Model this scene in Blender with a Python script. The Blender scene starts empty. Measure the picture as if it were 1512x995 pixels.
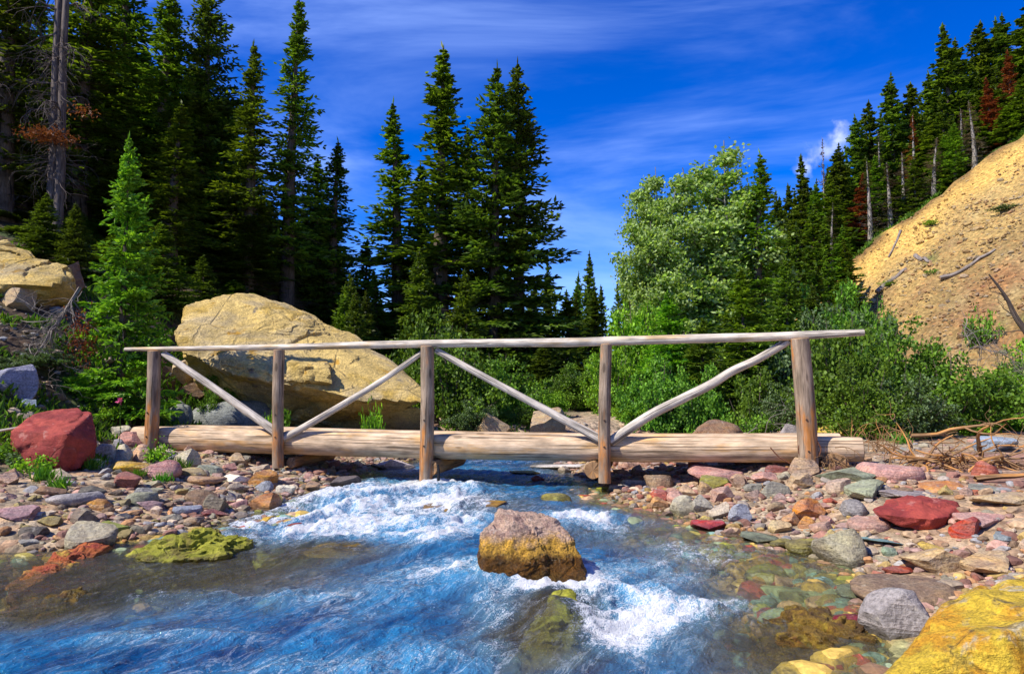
import bpy, bmesh, math, random
import numpy as np
from mathutils import Vector, Matrix

SC = bpy.context.scene
COL = SC.collection
R = math.radians

# ------------------------------------------------------------------ camera model
F = 1050.0; HOR = 562.0; CZ = 1.4
PITCH = math.atan((HOR - 497.5) / F)
FW = np.array([0, math.cos(PITCH), math.sin(PITCH)]); UP = np.array([0, -math.sin(PITCH), math.cos(PITCH)])
def ray(px, py): return FW + np.array([1.0, 0, 0]) * (px - 756) / F + UP * (497.5 - py) / F
def P(px, py, Y):
    r = ray(px, py); return np.array([0, 0, CZ]) + r * (Y / r[1])

# ------------------------------------------------------------------ noise
def _h(ix, iy, iz, s):
    n = (ix * 374761393 + iy * 668265263 + iz * 2147483647 + s * 974634777) & 0xFFFFFFFF
    n = ((n ^ (n >> 13)) * 1274126177) & 0xFFFFFFFF
    n = ((n ^ (n >> 16)) * 2246822519) & 0xFFFFFFFF
    return (n ^ (n >> 15)) & 0xFFFF
def vnoise(p, s=0):
    p = np.asarray(p, float); i = np.floor(p).astype(np.int64); f = p - i; u = f * f * f * (f * (f * 6 - 15) + 10)
    out = 0
    for a in (0, 1):
        for b in (0, 1):
            for c in (0, 1):
                h = _h(i[:, 0] + a, i[:, 1] + b, i[:, 2] + c, s)
                th = (h & 255) / 255 * 2 * np.pi; cz = (h >> 8) / 255 * 2 - 1; sz = np.sqrt(1 - cz * cz)
                d = (f[:, 0] - a) * np.cos(th) * sz + (f[:, 1] - b) * np.sin(th) * sz + (f[:, 2] - c) * cz
                w = (u[:, 0] if a else 1 - u[:, 0]) * (u[:, 1] if b else 1 - u[:, 1]) * (u[:, 2] if c else 1 - u[:, 2])
                out = out + w * d
    return out
def fbm(p, o=4, s=0, g=.5):
    p = np.asarray(p, float); t = 0; a = 1.0
    for k in range(o):
        t = t + a * vnoise(p, s + k * 17); p = p * 2.03 + 11.3; a *= g
    return t
def fbm2(x, y, sc, o=4, s=0, g=.5): 
    x = np.asarray(x, float); sh = x.shape
    return fbm(np.stack([x.ravel() * sc, np.asarray(y, float).ravel() * sc, np.full(x.size, .37)], 1), o, s, g).reshape(sh)
def sm(t): t = np.clip(t, 0, 1); return t * t * (3 - 2 * t)

# ------------------------------------------------------------------ terrain
SY = np.array([-8, 0, 3.4, 4.0, 4.9, 5.4, 6.0, 6.6, 7.4, 8.3, 9.6, 11.0, 12.0, 14.0, 16.0, 18.0, 20.0, 24.0, 27.0, 30])
SL = np.array([-14, -10, -8, -7.5, -7, -6.0, -3.6, -2.95, -2.7, -2.6, -2.5, -2.3, -2.0, -1.2, .5, 5., 10., 16., 22., 30.])
SR = np.array([1.2, 1.3, 1.75, 2.1, 2.5, 2.5, 2.3, 2.05, 1.7, 1.2, 1.3, .9, .7, 2.2, 6., 12.5, 17., 21., 25., 30.2])
def shores(y): return np.interp(y, SY, SL), np.interp(y, SY, SR)
def T(x, y, fine=True):
    x = np.asarray(x, float); y = np.asarray(y, float)
    w = .22 * fbm2(x, y, .9, 3, 5); xl, xr = shores(y); xl = xl + w; xr = xr + w
    dl = xl - x; dr = x - xr; din = np.minimum(x - xl, xr - x)
    z = np.where(din > 0, -.03 - .40 * sm(din / 1.5), 0)
    ins = np.where(din > 0, 1., 0.)
    bank = np.where(dl > 0, .30 * sm(dl / 2.6) + .03 * sm(dl / .3), 0) + np.where(dr > 0, .34 * sm(dr / 2.4) + .10 * sm((dr - 3) / 4) + .03 * sm(dr / .3), 0)
    z = z + bank
    hl = sm((-x - 5.1) / 3.6) * (.40 * np.maximum(0, -x - 5) + .2 * np.clip(y - 11, 0, 17) + .3)
    hl = 34 * np.tanh(hl / 34)
    z = z + hl * (1 - ins) + .02 * np.clip(y - 14, 0, 400) * (1 - ins)
    n = fbm2(x, y, .16, 4, 9)
    p1 = .81 * x + .339 * y - 21.0; p2 = .81 * x - .30 * (y - 40) + 13.56 - 21.0 + .9 * fbm2(x, y, .35, 4, 57)
    hill = np.minimum(p1, p2); hill = hill + n * .5 + .35 * fbm2(x, y, .7, 3, 33) ; hill = 46 * np.tanh(hill / 46)
    k = 1.2; z2 = z + np.where(hill > -12, np.logaddexp(0, (hill - z) / k) * k, 0)
    z = np.where(x > 2, z2, z)
    if fine:
        z = z + (1 - ins * .4) * (.035 * fbm2(x, y, 1.3, 4, 21)) + sm((np.abs(x) - 8) / 6) * .25 * n + ins * .03 * fbm2(x, y, 3., 3, 3)
    return z
def Tz(x, y): return float(T(np.array([x]), np.array([y]))[0])
def G(px, py, water=True):
    r = ray(px, py); t = np.concatenate([np.arange(1.5, 25, .02), np.arange(25, 140, .2)])
    p = np.array([0, 0, CZ])[None] + r[None] * (t / r[1])[:, None]
    z = T(p[:, 0], p[:, 1])
    if water: z = np.maximum(z, 0)
    k = np.argmax(p[:, 2] < z)
    q = p[k] if p[k, 2] < z[k] else p[-1]
    return np.array([q[0], q[1], z[k]])

# ------------------------------------------------------------------ object helpers
def tag(o, label, cat, group=None):
    o['label'] = label; o['category'] = cat
    if group: o['group'] = group
    return o
def link(name, me, mats, parent=None):
    o = bpy.data.objects.new(name, me); COL.objects.link(o)
    if me is not None and len(me.materials) == 0:
        for m in (mats if isinstance(mats, (list, tuple)) else [mats]): me.materials.append(m)
    if parent: o.parent = parent
    return o
def empty(name, loc, label, cat, group=None):
    o = bpy.data.objects.new(name, None); COL.objects.link(o); o.location = loc; o.empty_display_size = .2
    return tag(o, label, cat, group)
def npmesh(name, V, Fc, smooth=True, uv=None, mi=None):
    """V (n,3); Fc (m,k) int array of equal sized faces"""
    V = np.asarray(V, np.float32); Fc = np.asarray(Fc, np.int32); m, k = Fc.shape
    me = bpy.data.meshes.new(name)
    me.vertices.add(len(V)); me.vertices.foreach_set('co', V.ravel())
    me.loops.add(m * k); me.loops.foreach_set('vertex_index', Fc.ravel())
    me.polygons.add(m); me.polygons.foreach_set('loop_start', np.arange(m, dtype=np.int32) * k)
    me.polygons.foreach_set('use_smooth', np.full(m, smooth))
    if mi is not None: me.polygons.foreach_set('material_index', np.asarray(mi, np.int32))
    if uv is not None:
        l = me.uv_layers.new(name='UVMap'); l.data.foreach_set('uv', np.asarray(uv, np.float32)[Fc.ravel()].ravel())
    me.update(calc_edges=True); me.validate()
    return me
def addcol(me, name, C):
    a = me.color_attributes.new(name, 'FLOAT_COLOR', 'POINT'); C = np.asarray(C, np.float32)
    if C.shape[1] == 3: C = np.concatenate([C, np.ones((len(C), 1), np.float32)], 1)
    a.data.foreach_set('color', C.ravel())
def addval(me, name, v):
    a = me.attributes.new(name, 'FLOAT', 'POINT'); a.data.foreach_set('value', np.asarray(v, np.float32))

class MB:
    """collects tubes / quads as one mesh with uv"""
    def __init__(s): s.V = []; s.F = []; s.U = []; s.M = []; s.n = 0
    def add(s, V, Fc, U=None, mi=0):
        V = np.asarray(V, float); s.V.append(V); s.F.append(np.asarray(Fc) + s.n); s.U.append(np.zeros((len(V), 2)) if U is None else U)
        s.M.append(np.full(len(Fc), mi)); s.n += len(V)
    def tube(s, pts, rad, seg=8, cap=True, rough=0, seed=0, flat_top=None, lump=0, nl=1.5):
        pts = np.asarray(pts, float); n = len(pts); rad = np.broadcast_to(np.asarray(rad, float), (n,)).copy()
        tg = np.gradient(pts, axis=0); tg /= np.linalg.norm(tg, axis=1)[:, None] + 1e-9
        ref = np.array([0, 0, 1.]) if abs(tg[:, 2]).mean() < .8 else np.array([0, 1., 0])
        a = np.cross(tg, ref); a /= np.linalg.norm(a, axis=1)[:, None] + 1e-9; b = np.cross(a, tg)
        th = np.arange(seg + 1) / seg * 2 * np.pi
        L = np.concatenate([[0], np.cumsum(np.linalg.norm(np.diff(pts, axis=0), axis=1))])
        dirs = a[:, None] * np.cos(th)[None, :, None] + b[:, None] * np.sin(th)[None, :, None]
        rr = np.repeat(rad[:, None], seg + 1, 1)
        if rough or lump:
            q = np.stack([np.repeat(L[:, None], seg + 1, 1), np.repeat(np.cos(th)[None], n, 0), np.repeat(np.sin(th)[None], n, 0)], 2).reshape(-1, 3)
            if rough: rr = rr * (1 + rough * fbm(q * np.array([1.2, 4., 4.]) + seed * 7.7, 3, seed).reshape(n, seg + 1))
            if lump: rr = rr * (1 + lump * np.maximum(0, vnoise(q * np.array([2.2, nl, nl]) + seed * 3.1, seed + 4).reshape(n, seg + 1) - .28) * 3)
        V = pts[:, None] + dirs * rr[:, :, None]
        if flat_top is not None:
            V = V.reshape(n, seg + 1, 3); zc = pts[:, 2:3] + flat_top * rad[:, None]; V[:, :, 2] = np.where(V[:, :, 2] > zc, zc + (V[:, :, 2] - zc) * .12, V[:, :, 2])
        U = np.stack([np.repeat(L[:, None], seg + 1, 1), np.repeat((th / (2 * np.pi))[None], n, 0) * rad.mean() * 6.28], 2)
        i = np.arange(n - 1)[:, None] * (seg + 1) + np.arange(seg)[None]
        Q = np.stack([i, i + seg + 1, i + seg + 2, i + 1], 2).reshape(-1, 4)
        s.add(V.reshape(-1, 3), Q, U.reshape(-1, 2))
        if cap:
            for e, flip in ((0, False), (n - 1, True)):
                rim = V[e, :seg]; c = rim.mean(0); h = seg // 2
                rings = [rim, c + (rim - c) * .96 , c + (rim - c) * .5, c + (rim - c) * .02]
                W = np.concatenate(rings); rr_ = np.concatenate([np.full(seg, 1.), np.full(seg, .96), np.full(seg, .5), np.full(seg, .02)])
                W[seg:] += (tg[e] * (1 if flip else -1)) * rad[e] * .06
                Uc = np.stack([rr_ * rad[e], np.tile(np.arange(seg) / seg, 4)], 1)
                fs = []
                for k in range(3):
                    for j in range(seg):
                        q = [k * seg + j, k * seg + (j + 1) % seg, (k + 1) * seg + (j + 1) % seg, (k + 1) * seg + j]
                        fs.append(q[::-1] if flip else q)
                s.add(W, np.array(fs), Uc, 1)
    def build(s, name, mats, parent=None, smooth=True):
        V = np.concatenate(s.V); me = npmesh(name, V, np.concatenate(s.F), smooth, np.concatenate(s.U), np.concatenate(s.M))
        mats = mats if isinstance(mats, (list, tuple)) else [mats, mats]
        for m in mats: me.materials.append(m)
        if smooth:
            try: me.set_sharp_from_angle(angle=R(50))
            except Exception: pass
        return link(name, me, mats, parent)

def smooth_path(pts, n):
    pts = np.asarray(pts, float); k = len(pts)
    if k == 2: return pts[0] + (pts[1] - pts[0]) * np.linspace(0, 1, n)[:, None]
    t = np.linspace(0, k - 1, n); i = np.clip(t.astype(int), 0, k - 2); f = (t - i)[:, None]
    g = lambda j: pts[np.clip(j, 0, k - 1)]
    p0, p1, p2, p3 = g(i - 1), g(i), g(i + 1), g(i + 2)
    return .5 * (2 * p1 + (p2 - p0) * f + (2 * p0 - 5 * p1 + 4 * p2 - p3) * f ** 2 + (3 * p1 - p0 - 3 * p2 + p3) * f ** 3)

# ------------------------------------------------------------------ materials
class N:
    def __init__(s, name):
        s.m = bpy.data.materials.new(name); s.m.use_nodes = True; s.t = s.m.node_tree; s.t.nodes.clear()
        s.out = s.t.nodes.new('ShaderNodeOutputMaterial')
    def n(s, ty, **kw):
        x = s.t.nodes.new('ShaderNode' + ty)
        for k, v in kw.items():
            if k.startswith('i_'): s.put(x.inputs[k[2:].replace('_', ' ')], v)
            else: setattr(x, k, v)
        return x
    def put(s, inp, v):
        if isinstance(v, bpy.types.NodeSocket): s.t.links.new(v, inp)
        elif isinstance(v, (tuple, list)) and len(v) == 3 and inp.type == 'RGBA': inp.default_value = (*v, 1)
        else: inp.default_value = v
    def noise(s, vec, scale, detail=4, rough=.5, dist=0):
        x = s.n('TexNoise', i_Scale=scale, i_Detail=detail, i_Roughness=rough, i_Distortion=dist); s.put(x.inputs['Vector'], vec); return x.outputs['Fac']
    def ramp(s, fac, stops, interp='LINEAR'):
        x = s.n('ValToRGB'); s.put(x.inputs['Fac'], fac); cr = x.color_ramp; cr.interpolation = interp
        while len(cr.elements) < len(stops): cr.elements.new(.5)
        for e, (p, c) in zip(cr.elements, stops): e.position = p; e.color = (*c, 1) if not isinstance(c, (int, float)) else (c, c, c, 1)
        return x.outputs['Color']
    def mix(s, f, a, b, mode='MIX'):
        x = s.n('Mix', data_type='RGBA', blend_type=mode, clamp_factor=True); s.put(x.inputs[0], f); s.put(x.inputs[6], a); s.put(x.inputs[7], b); return x.outputs[2]
    def math(s, op, a, b=0., clamp=False):
        x = s.n('Math', operation=op, use_clamp=clamp); s.put(x.inputs[0], a); s.put(x.inputs[1], b); return x.outputs[0]
    def step(s, v, a, b):
        x = s.n('MapRange', interpolation_type='SMOOTHSTEP', clamp=True); s.put(x.inputs[0], v); s.put(x.inputs[1], a); s.put(x.inputs[2], b); return x.outputs[0]
    def mapping(s, vec, scale=(1, 1, 1), rot=(0, 0, 0), loc=(0, 0, 0)):
        x = s.n('Mapping'); s.put(x.inputs[0], vec); x.inputs['Scale'].default_value = scale; x.inputs['Rotation'].default_value = rot; x.inputs['Location'].default_value = loc; return x.outputs[0]
    def bump(s, h, strength=.5, dist=.02, nrm=None):
        x = s.n('Bump', i_Strength=strength, i_Distance=dist, i_Height=h)
        if nrm is not None: s.put(x.inputs['Normal'], nrm)
        return x.outputs[0]
    def pbr(s, col, rough=.7, spec=.3, nrm=None):
        x = s.n('BsdfPrincipled'); s.put(x.inputs['Base Color'], col); s.put(x.inputs['Roughness'], rough); s.put(x.inputs['Specular IOR Level'], spec)
        if nrm is not None: s.put(x.inputs['Normal'], nrm)
        return x.outputs[0]
    def end(s, sh): s.t.links.new(sh, s.out.inputs['Surface']); return s.m

def m_leaf(name, dark, light, trans=.3, rough=.45, spec=.35, back=None, var=.35):
    s = N(name); g = s.n('NewGeometry'); oi = s.n('ObjectInfo')
    c = s.ramp(g.outputs['Random Per Island'], [(0, dark), (.75, light), (1, tuple(min(1, v * 1.35) for v in light))])
    nz = s.noise(g.outputs['Position'], 1.1, 3)
    c = s.mix(1, c, s.ramp(nz, [(.3, 1 - var), (.7, 1 + var)]), 'MULTIPLY')
    hs = s.n('HueSaturation'); s.put(hs.inputs['Color'], c); s.put(hs.inputs['Hue'], s.math('ADD', s.math('MULTIPLY', oi.outputs['Random'], .03), .487)); s.put(hs.inputs['Value'], s.math('ADD', s.math('MULTIPLY', oi.outputs['Random'], .5), .75)); c = hs.outputs[0]
    if back: c = s.mix(g.outputs['Backfacing'], c, back)
    b = s.pbr(c, rough, spec); t = s.n('BsdfTranslucent'); s.put(t.inputs['Color'], s.mix(1, c, (1.3, 1.25, .6), 'MULTIPLY'))
    mx = s.n('MixShader'); mx.inputs[0].default_value = trans; s.t.links.new(b, mx.inputs[1]); s.t.links.new(t.outputs[0], mx.inputs[2])
    return s.end(mx.outputs[0])

def m_wood(name, a, b, c, orange=None, seed=0.):
    s = N(name); uv = s.n('UVMap').outputs[0]; g = s.n('NewGeometry')
    gr = s.noise(s.mapping(uv, (4.0, 55, 1), loc=(seed, seed, 0)), 1, 8, .72, .9)
    col = s.ramp(gr, [(.24, a), (.48, b), (.76, c)])
    big = s.noise(s.mapping(uv, (1.3, 5, 1), loc=(seed * 2, 0, 0)), 1, 4, .6)
    if orange is not None: col = s.mix(s.step(big, .5, .66), col, s.mix(gr, orange, tuple(min(1, v * 1.5) for v in orange)))
    col = s.mix(1, col, s.ramp(s.noise(s.mapping(uv, (3, 9, 1)), 1, 5), [(.3, .5), (.7, 1.2)]), 'MULTIPLY')
    ck = s.noise(s.mapping(uv, (.9, 42, 1), loc=(3.3, seed, 0)), 1, 3, .5, .3); crack = s.step(ck, .41, .35)
    vo = s.n('TexVoronoi', i_Scale=1.0); s.put(vo.inputs['Vector'], s.mapping(uv, (2.0, 5.5, 1), loc=(seed, 1.3, 0))); kn = s.step(vo.outputs['Distance'], .16, .09)
    col = s.mix(s.math('MULTIPLY', crack, .8), col, tuple(v * .22 for v in a)); col = s.mix(s.math('MULTIPLY', kn, .65), col, tuple(v * .45 for v in a))
    h = s.math('SUBTRACT', s.math('MULTIPLY', gr, .5), s.math('MULTIPLY', crack, 1.))
    return s.end(s.pbr(col, .75, .2, s.bump(h, .7, .012)))
def m_endgrain(name, a, b):
    s = N(name); uv = s.n('UVMap').outputs[0]; x = s.n('SeparateXYZ'); s.put(x.inputs[0], uv)
    w = s.math('SINE', s.math('ADD', s.math('MULTIPLY', x.outputs[0], 420), s.math('MULTIPLY', s.noise(s.n('NewGeometry').outputs['Position'], 9), 5)))
    return s.end(s.pbr(s.mix(s.step(w, -1, 1), a, b), .8, .2))

def m_stone(name='stone'):
    """tint comes from each stone's own object colour"""
    s = N(name); tc = s.n('TexCoord').outputs['Object']; g = s.n('NewGeometry'); oi = s.n('ObjectInfo')
    off = s.n('VectorMath', operation='ADD'); s.put(off.inputs[0], g.outputs['Position']); s.put(off.inputs[1], oi.outputs['Location']); v = off.outputs[0]
    base = oi.outputs['Color']
    n1 = s.noise(v, 6, 6, .62, .3); n2 = s.noise(v, 42, 4, .7); n3 = s.noise(s.mapping(v, (4, 4, 26)), 1, 4, .6, .8)
    hs = s.n('HueSaturation'); s.put(hs.inputs['Color'], base); s.put(hs.inputs['Hue'], s.math('ADD', s.math('MULTIPLY', n1, .07), .465)); s.put(hs.inputs['Saturation'], s.math('ADD', s.math('MULTIPLY', n3, 1.0), .5))
    c = s.mix(1, hs.outputs[0], s.ramp(n1, [(.25, .62), (.5, 1.), (.75, 1.28)]), 'MULTIPLY')
    c = s.mix(1, c, s.ramp(n2, [(.3, .5), (.6, 1.2)]), 'MULTIPLY')
    c = s.mix(1, c, s.ramp(n3, [(.35, .82), (.65, 1.1)]), 'MULTIPLY')
    spots = s.step(s.noise(v, 17, 3, .5), .64, .74); c = s.mix(s.math('MULTIPLY', spots, .4), c, (.52, .47, .38))
    z = s.n('SeparateXYZ'); s.put(z.inputs[0], g.outputs['Position'])
    zz = s.math('ADD', z.outputs[2], s.math('MULTIPLY', s.math('SUBTRACT', n1, .5), .07))
    wet = s.step(zz, .075, .03); alg = s.math('MULTIPLY', s.step(zz, .05, -.05), s.step(s.noise(v, 2.1, 2), .42, .6))
    c = s.mix(s.math('MULTIPLY', alg, .7), c, (.26, .17, .015)); wc = s.mix(1, c, (.5, .5, .48), 'MULTIPLY'); c = s.mix(wet, c, wc)
    rg = s.math('SUBTRACT', .8, s.math('MULTIPLY', wet, .55))
    h = s.math('ADD', s.math('MULTIPLY', n1, 1.), s.math('ADD', s.math('MULTIPLY', n2, .4), s.math('MULTIPLY', n3, .7)))
    return s.end(s.pbr(c, rg, .3, s.bump(h, .9, .035)))

M = {}
M['stone'] = m_stone()
M['log'] = m_wood('weathered_log', (.33, .22, .13), (.58, .42, .27), (.74, .59, .42), (.50, .30, .13), 1.)
M['rail'] = m_wood('pale_rail_wood', (.36, .30, .23), (.60, .53, .43), (.76, .70, .60), (.50, .36, .2), 4.)
M['post'] = m_wood('grey_post_wood', (.11, .078, .055), (.27, .20, .14), (.46, .36, .26), (.40, .16, .04), 7.)
M['brace'] = m_wood('pale_brace_wood', (.33, .27, .22), (.55, .49, .41), (.72, .66, .57), None, 2.)
M['end'] = m_endgrain('end_grain', (.33, .2, .1), (.52, .36, .21))
M['drift'] = m_wood('driftwood', (.14, .075, .035), (.33, .19, .09), (.5, .33, .18), (.42, .2, .06), 9.)
M['dead'] = m_wood('dead_wood', (.09, .075, .06), (.24, .20, .17), (.42, .37, .32), None, 5.)
M['snag'] = m_wood('dark_grey_snag_wood', (.045, .036, .03), (.13, .10, .085), (.25, .20, .17), None, 3.)
M['bark'] = m_wood('conifer_bark', (.035, .026, .02), (.10, .075, .058), (.2, .16, .13), None, 6.)
M['bark_pale'] = m_wood('pale_bark', (.12, .10, .085), (.28, .25, .21), (.42, .38, .33), None, 8.)
M['fir_dark'] = m_leaf('dark_needles', (.015, .036, .007), (.14, .215, .018), .38)
M['fir_mid'] = m_leaf('mid_green_needles', (.020, .055, .008), (.18, .29, .02), .38)
M['fir_bright'] = m_leaf('bright_needles', (.045, .13, .010), (.23, .40, .022), .35)
M['fir_red'] = m_leaf('red_dead_needles', (.12, .03, .012), (.30, .085, .03))
M['fir_grey'] = m_leaf('grey_dead_needles', (.10, .075, .055), (.26, .20, .15), .15)
M['fir_olive'] = m_leaf('olive_thin_needles', (.05, .06, .02), (.13, .14, .05))
M['poplar'] = m_leaf('poplar_leaves', (.08, .16, .02), (.30, .44, .06), .4, .5, .25, (.34, .46, .17))
M['bush'] = m_leaf('bush_leaves', (.036, .10, .010), (.15, .28, .022), .35, .55, .25)
M['bush_lime'] = m_leaf('lime_bush_leaves', (.06, .17, .010), (.24, .42, .022), .4, .55, .25)
M['bush_dark'] = m_leaf('dark_bush_leaves', (.02, .055, .009), (.095, .17, .02), .3, .5, .3, (.13, .2, .08))
M['grass'] = m_leaf('grass_blades', (.05, .17, .015), (.15, .36, .03), .4)
M['flower'] = m_leaf('pink_petals', (.5, .05, .2), (.6, .12, .3), .3)

# ------------------------------------------------------------------ ground
def ground_colour(x, y, z):
    n1 = fbm2(x, y, .5, 4, 41); n2 = fbm2(x, y, 2.3, 4, 43); n3 = fbm2(x, y, .12, 3, 47)
    xl, xr = shores(y); dl = xl - x; dr = x - xr
    def mix(a, b, f): return a * (1 - f[..., None]) + np.array(b) * f[..., None]
    C = np.broadcast_to(np.array([.33, .225, .135]), x.shape + (3,)).copy()
    C = mix(C, (.34, .27, .18), sm((n2 + .3) / .6)); C = mix(C, (.27, .13, .10), sm((n1 - .1) / .3) * .7)
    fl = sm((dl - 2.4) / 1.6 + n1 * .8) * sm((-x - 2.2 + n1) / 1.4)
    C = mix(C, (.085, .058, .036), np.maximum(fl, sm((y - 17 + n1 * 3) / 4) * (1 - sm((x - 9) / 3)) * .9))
    gs = sm((n1 + n2 * .5 - .02) / .25); far = np.maximum(sm((y - 16) / 4), sm((-x - 4) / 3))
    C = mix(C, (.045, .085, .018), gs * far * .75)
    path = np.exp(-((x - (2.3 + .05 * (y - 18))) / .9) ** 2) * sm((y - 15.5) / 2) * (1 - sm((y - 27) / 4))
    C = mix(C, (.38, .29, .20), path * .9)
    p1 = .81 * x + .339 * y - 21.0; p2 = .81 * x - .30 * (y - 40) + 13.56 - 21.0
    hl = sm((np.minimum(p1, p2) + .4 + n1) / 1.2) * (x > 4)
    crest = 40.0 - y
    sc = np.broadcast_to(np.array([.37, .25, .085]), x.shape + (3,)).copy()
    fall = x * .32 - y * .95; lv = z        # streaks run down the fall line
    st = fbm2(fall * 1.0 + .3 * n1, lv * .12, 1.7, 4, 59)
    sc = mix(sc, (.26, .175, .065), sm((crest - 7 + n3 * 6 + n1 * 2) / 3))
    sc = mix(sc, (.20, .115, .055), sm((st + .05) / .35) * sm((crest - 3) / 3) * .7)
    sc = mix(sc, (.27, .12, .05), sm((n1 + .9 * n3 - .28) / .22) * sm((crest - 6) / 2) * .6)
    sc = mix(sc, (.36, .28, .12), sm((n2 + st - .1) / .25) * .5)
    sc = mix(sc, (.55, .35, .09), sm((4.4 - crest + n1 * 2.5 + st * 2) / 2.0))
    sc = mix(sc, (.09, .13, .03), sm((n1 + n2 * .6 - .32) / .1) * sm((crest - 2) / 2) * .8)
    sc = mix(sc, (.13, .075, .035), sm((.9 - crest + n2 * 1.2 + n1) / .7) * .9)
    sc = mix(sc, (.08, .13, .022), sm((-.2 - crest + n2 + n1) / .6))
    C = mix(C, (0, 0, 0), hl) + sc * hl[..., None]
    bed = (np.minimum(x - xl, xr - x) > -.1)
    bc = np.broadcast_to(np.array([.36, .24, .10]), x.shape + (3,)).copy(); bc = mix(bc, (.46, .33, .05), sm((n2 + .05) / .3)); bc = mix(bc, (.40, .13, .04), sm((n1 - .15) / .2) * .7)
    bc = mix(bc, (.26, .32, .15), sm((-n1 - .15) / .2) * .6)
    C = np.where(bed[..., None], bc, C)
    return C

def axis(lo, hi, c, fine, rate):
    a = [c]
    while a[-1] < hi: a.append(a[-1] + fine * (1 + rate * (a[-1] - c)))
    b = [c]
    while b[-1] > lo: b.append(b[-1] - fine * (1 + rate * (c - b[-1])))
    return np.array(b[::-1][:-1] + a)
gx = np.concatenate([-np.geomspace(6, 900, 130)[::-1], np.linspace(-5.93, 5.93, 190), np.geomspace(6, 900, 190)])
gy = np.concatenate([np.linspace(-25, 2.2, 24), np.linspace(2.25, 14, 190), 14 + np.geomspace(.06, 1400, 210)])
X, Y = np.meshgrid(gx, gy); Z = T(X, Y)
nx = len(gx); ny = len(gy); i = np.arange(ny - 1)[:, None] * nx + np.arange(nx - 1)[None]
me = npmesh('ground', np.stack([X, Y, Z], 2).reshape(-1, 3), np.stack([i, i + 1, i + nx + 1, i + nx], 2).reshape(-1, 4))
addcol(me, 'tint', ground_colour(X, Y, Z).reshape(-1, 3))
def m_ground():
    s = N('ground'); a = s.n('VertexColor', layer_name='tint').outputs[0]; g = s.n('NewGeometry').outputs['Position']
    v = s.n('TexVoronoi', i_Scale=9.); s.put(v.inputs['Vector'], g); v2 = s.n('TexVoronoi', i_Scale=2.6); s.put(v2.inputs['Vector'], s.mapping(g, (1, 1, 1.6)))
    n = s.noise(g, 5, 6, .65); n2 = s.noise(g, 40, 4, .7)
    sx = s.n('SeparateColor'); s.put(sx.inputs[0], v.outputs['Color'])
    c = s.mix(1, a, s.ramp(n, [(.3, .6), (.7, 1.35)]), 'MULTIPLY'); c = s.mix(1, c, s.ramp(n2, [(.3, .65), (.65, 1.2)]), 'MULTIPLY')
    c = s.mix(.55, c, s.mix(1, c, s.ramp(sx.outputs[0], [(0, .45), (1, 1.6)]), 'MULTIPLY'))
    c = s.mix(s.math('MULTIPLY', s.step(sx.outputs[1], .8, .95), .35), c, s.mix(1, c, (1.5, 1.0, .8), 'MULTIPLY'))
    z = s.n('SeparateXYZ'); s.put(z.inputs[0], g); wet = s.step(z.outputs[2], .06, .02); c = s.mix(s.math('MULTIPLY', wet, .3), c, s.mix(1, c, (.4, .4, .4), 'MULTIPLY'))
    h = s.math('SUBTRACT', s.math('MULTIPLY', n, 1.2), s.math('ADD', s.math('MULTIPLY', v.outputs['Distance'], .8), s.math('MULTIPLY', v2.outputs['Distance'], .6)))
    return s.end(s.pbr(c, .88, .2, s.bump(h, .8, .07)))
go = link('ground', me, m_ground()); go['kind'] = 'structure'

# ------------------------------------------------------------------ stream water
def W(px, py):
    r = ray(px, py); t = -CZ / r[2]; return r[0] * t, r[1] * t
FOAM = [  # px, py, half width, half height, amount
 (560, 735, 110, 18, 1.15), (470, 750, 60, 14, .7), (560, 715, 60, 6, .5), (500, 762, 80, 16, .85), (580, 778, 75, 15, 1.1), (470, 785, 40, 12, .75), (640, 725, 70, 10, .8), (700, 760, 45, 18, .35), (640, 795, 30, 10, .8),
 (875, 775, 34, 14, 1.0), (830, 762, 40, 8, .7), (930, 905, 60, 24, .85), (880, 895, 28, 22, .7), (1000, 905, 80, 20, .65), (1040, 825, 55, 13, .75), (975, 850, 60, 16, .65), (1085, 905, 60, 14, .4),
 (330, 800, 50, 8, .7), (360, 775, 55, 9, .7), (180, 790, 40, 6, .45), (420, 760, 40, 9, .65), (735, 935, 26, 26, .6), (720, 890, 22, 14, .55), (690, 850, 70, 14, .5), (640, 860, 60, 12, .35),
 (590, 985, 90, 18, .55), (420, 985, 90, 14, .3), (690, 965, 60, 16, .4), (250, 945, 120, 9, .4), (330, 880, 110, 10, .34), (170, 880, 60, 6, .3), (420, 880, 90, 8, .26), (560, 890, 120, 12, .24), (960, 960, 90, 10, .28), (850, 925, 30, 12, .5), (800, 865, 45, 8, .45), (870, 850, 14, 14, .5), (790, 874, 90, 7, .55), (716, 850, 10, 16, .5), (540, 750, 120, 30, .45), (700, 840, 40, 10, .5), (900, 930, 30, 22, .6),
 (1150, 815, 60, 6, .25), (790, 700, 60, 4, .35), (700, 695, 40, 4, .3), (760, 845, 60, 8, .5), (1010, 800, 60, 8, .3)]
SHAL = [(330, 865, 150, 22, .3), (110, 880, 130, 24, .45), (840, 905, 40, 30, .6), (90, 845, 170, 28, .9), (300, 826, 150, 18, .7), (1230, 880, 130, 60, .95), (1150, 830, 110, 30, .8), (1200, 970, 130, 50, .95), (800, 920, 70, 45, .75), (690, 748, 70, 10, .8), (490, 815, 55, 10, .8), (900, 790, 90, 14, .35), (30, 900, 90, 20, .7), (1020, 790, 90, 16, .5), (340, 850, 120, 18, .3), (780, 960, 50, 25, .5), (120, 800, 160, 16, .9), (960, 740, 70, 14, .6)]
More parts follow.
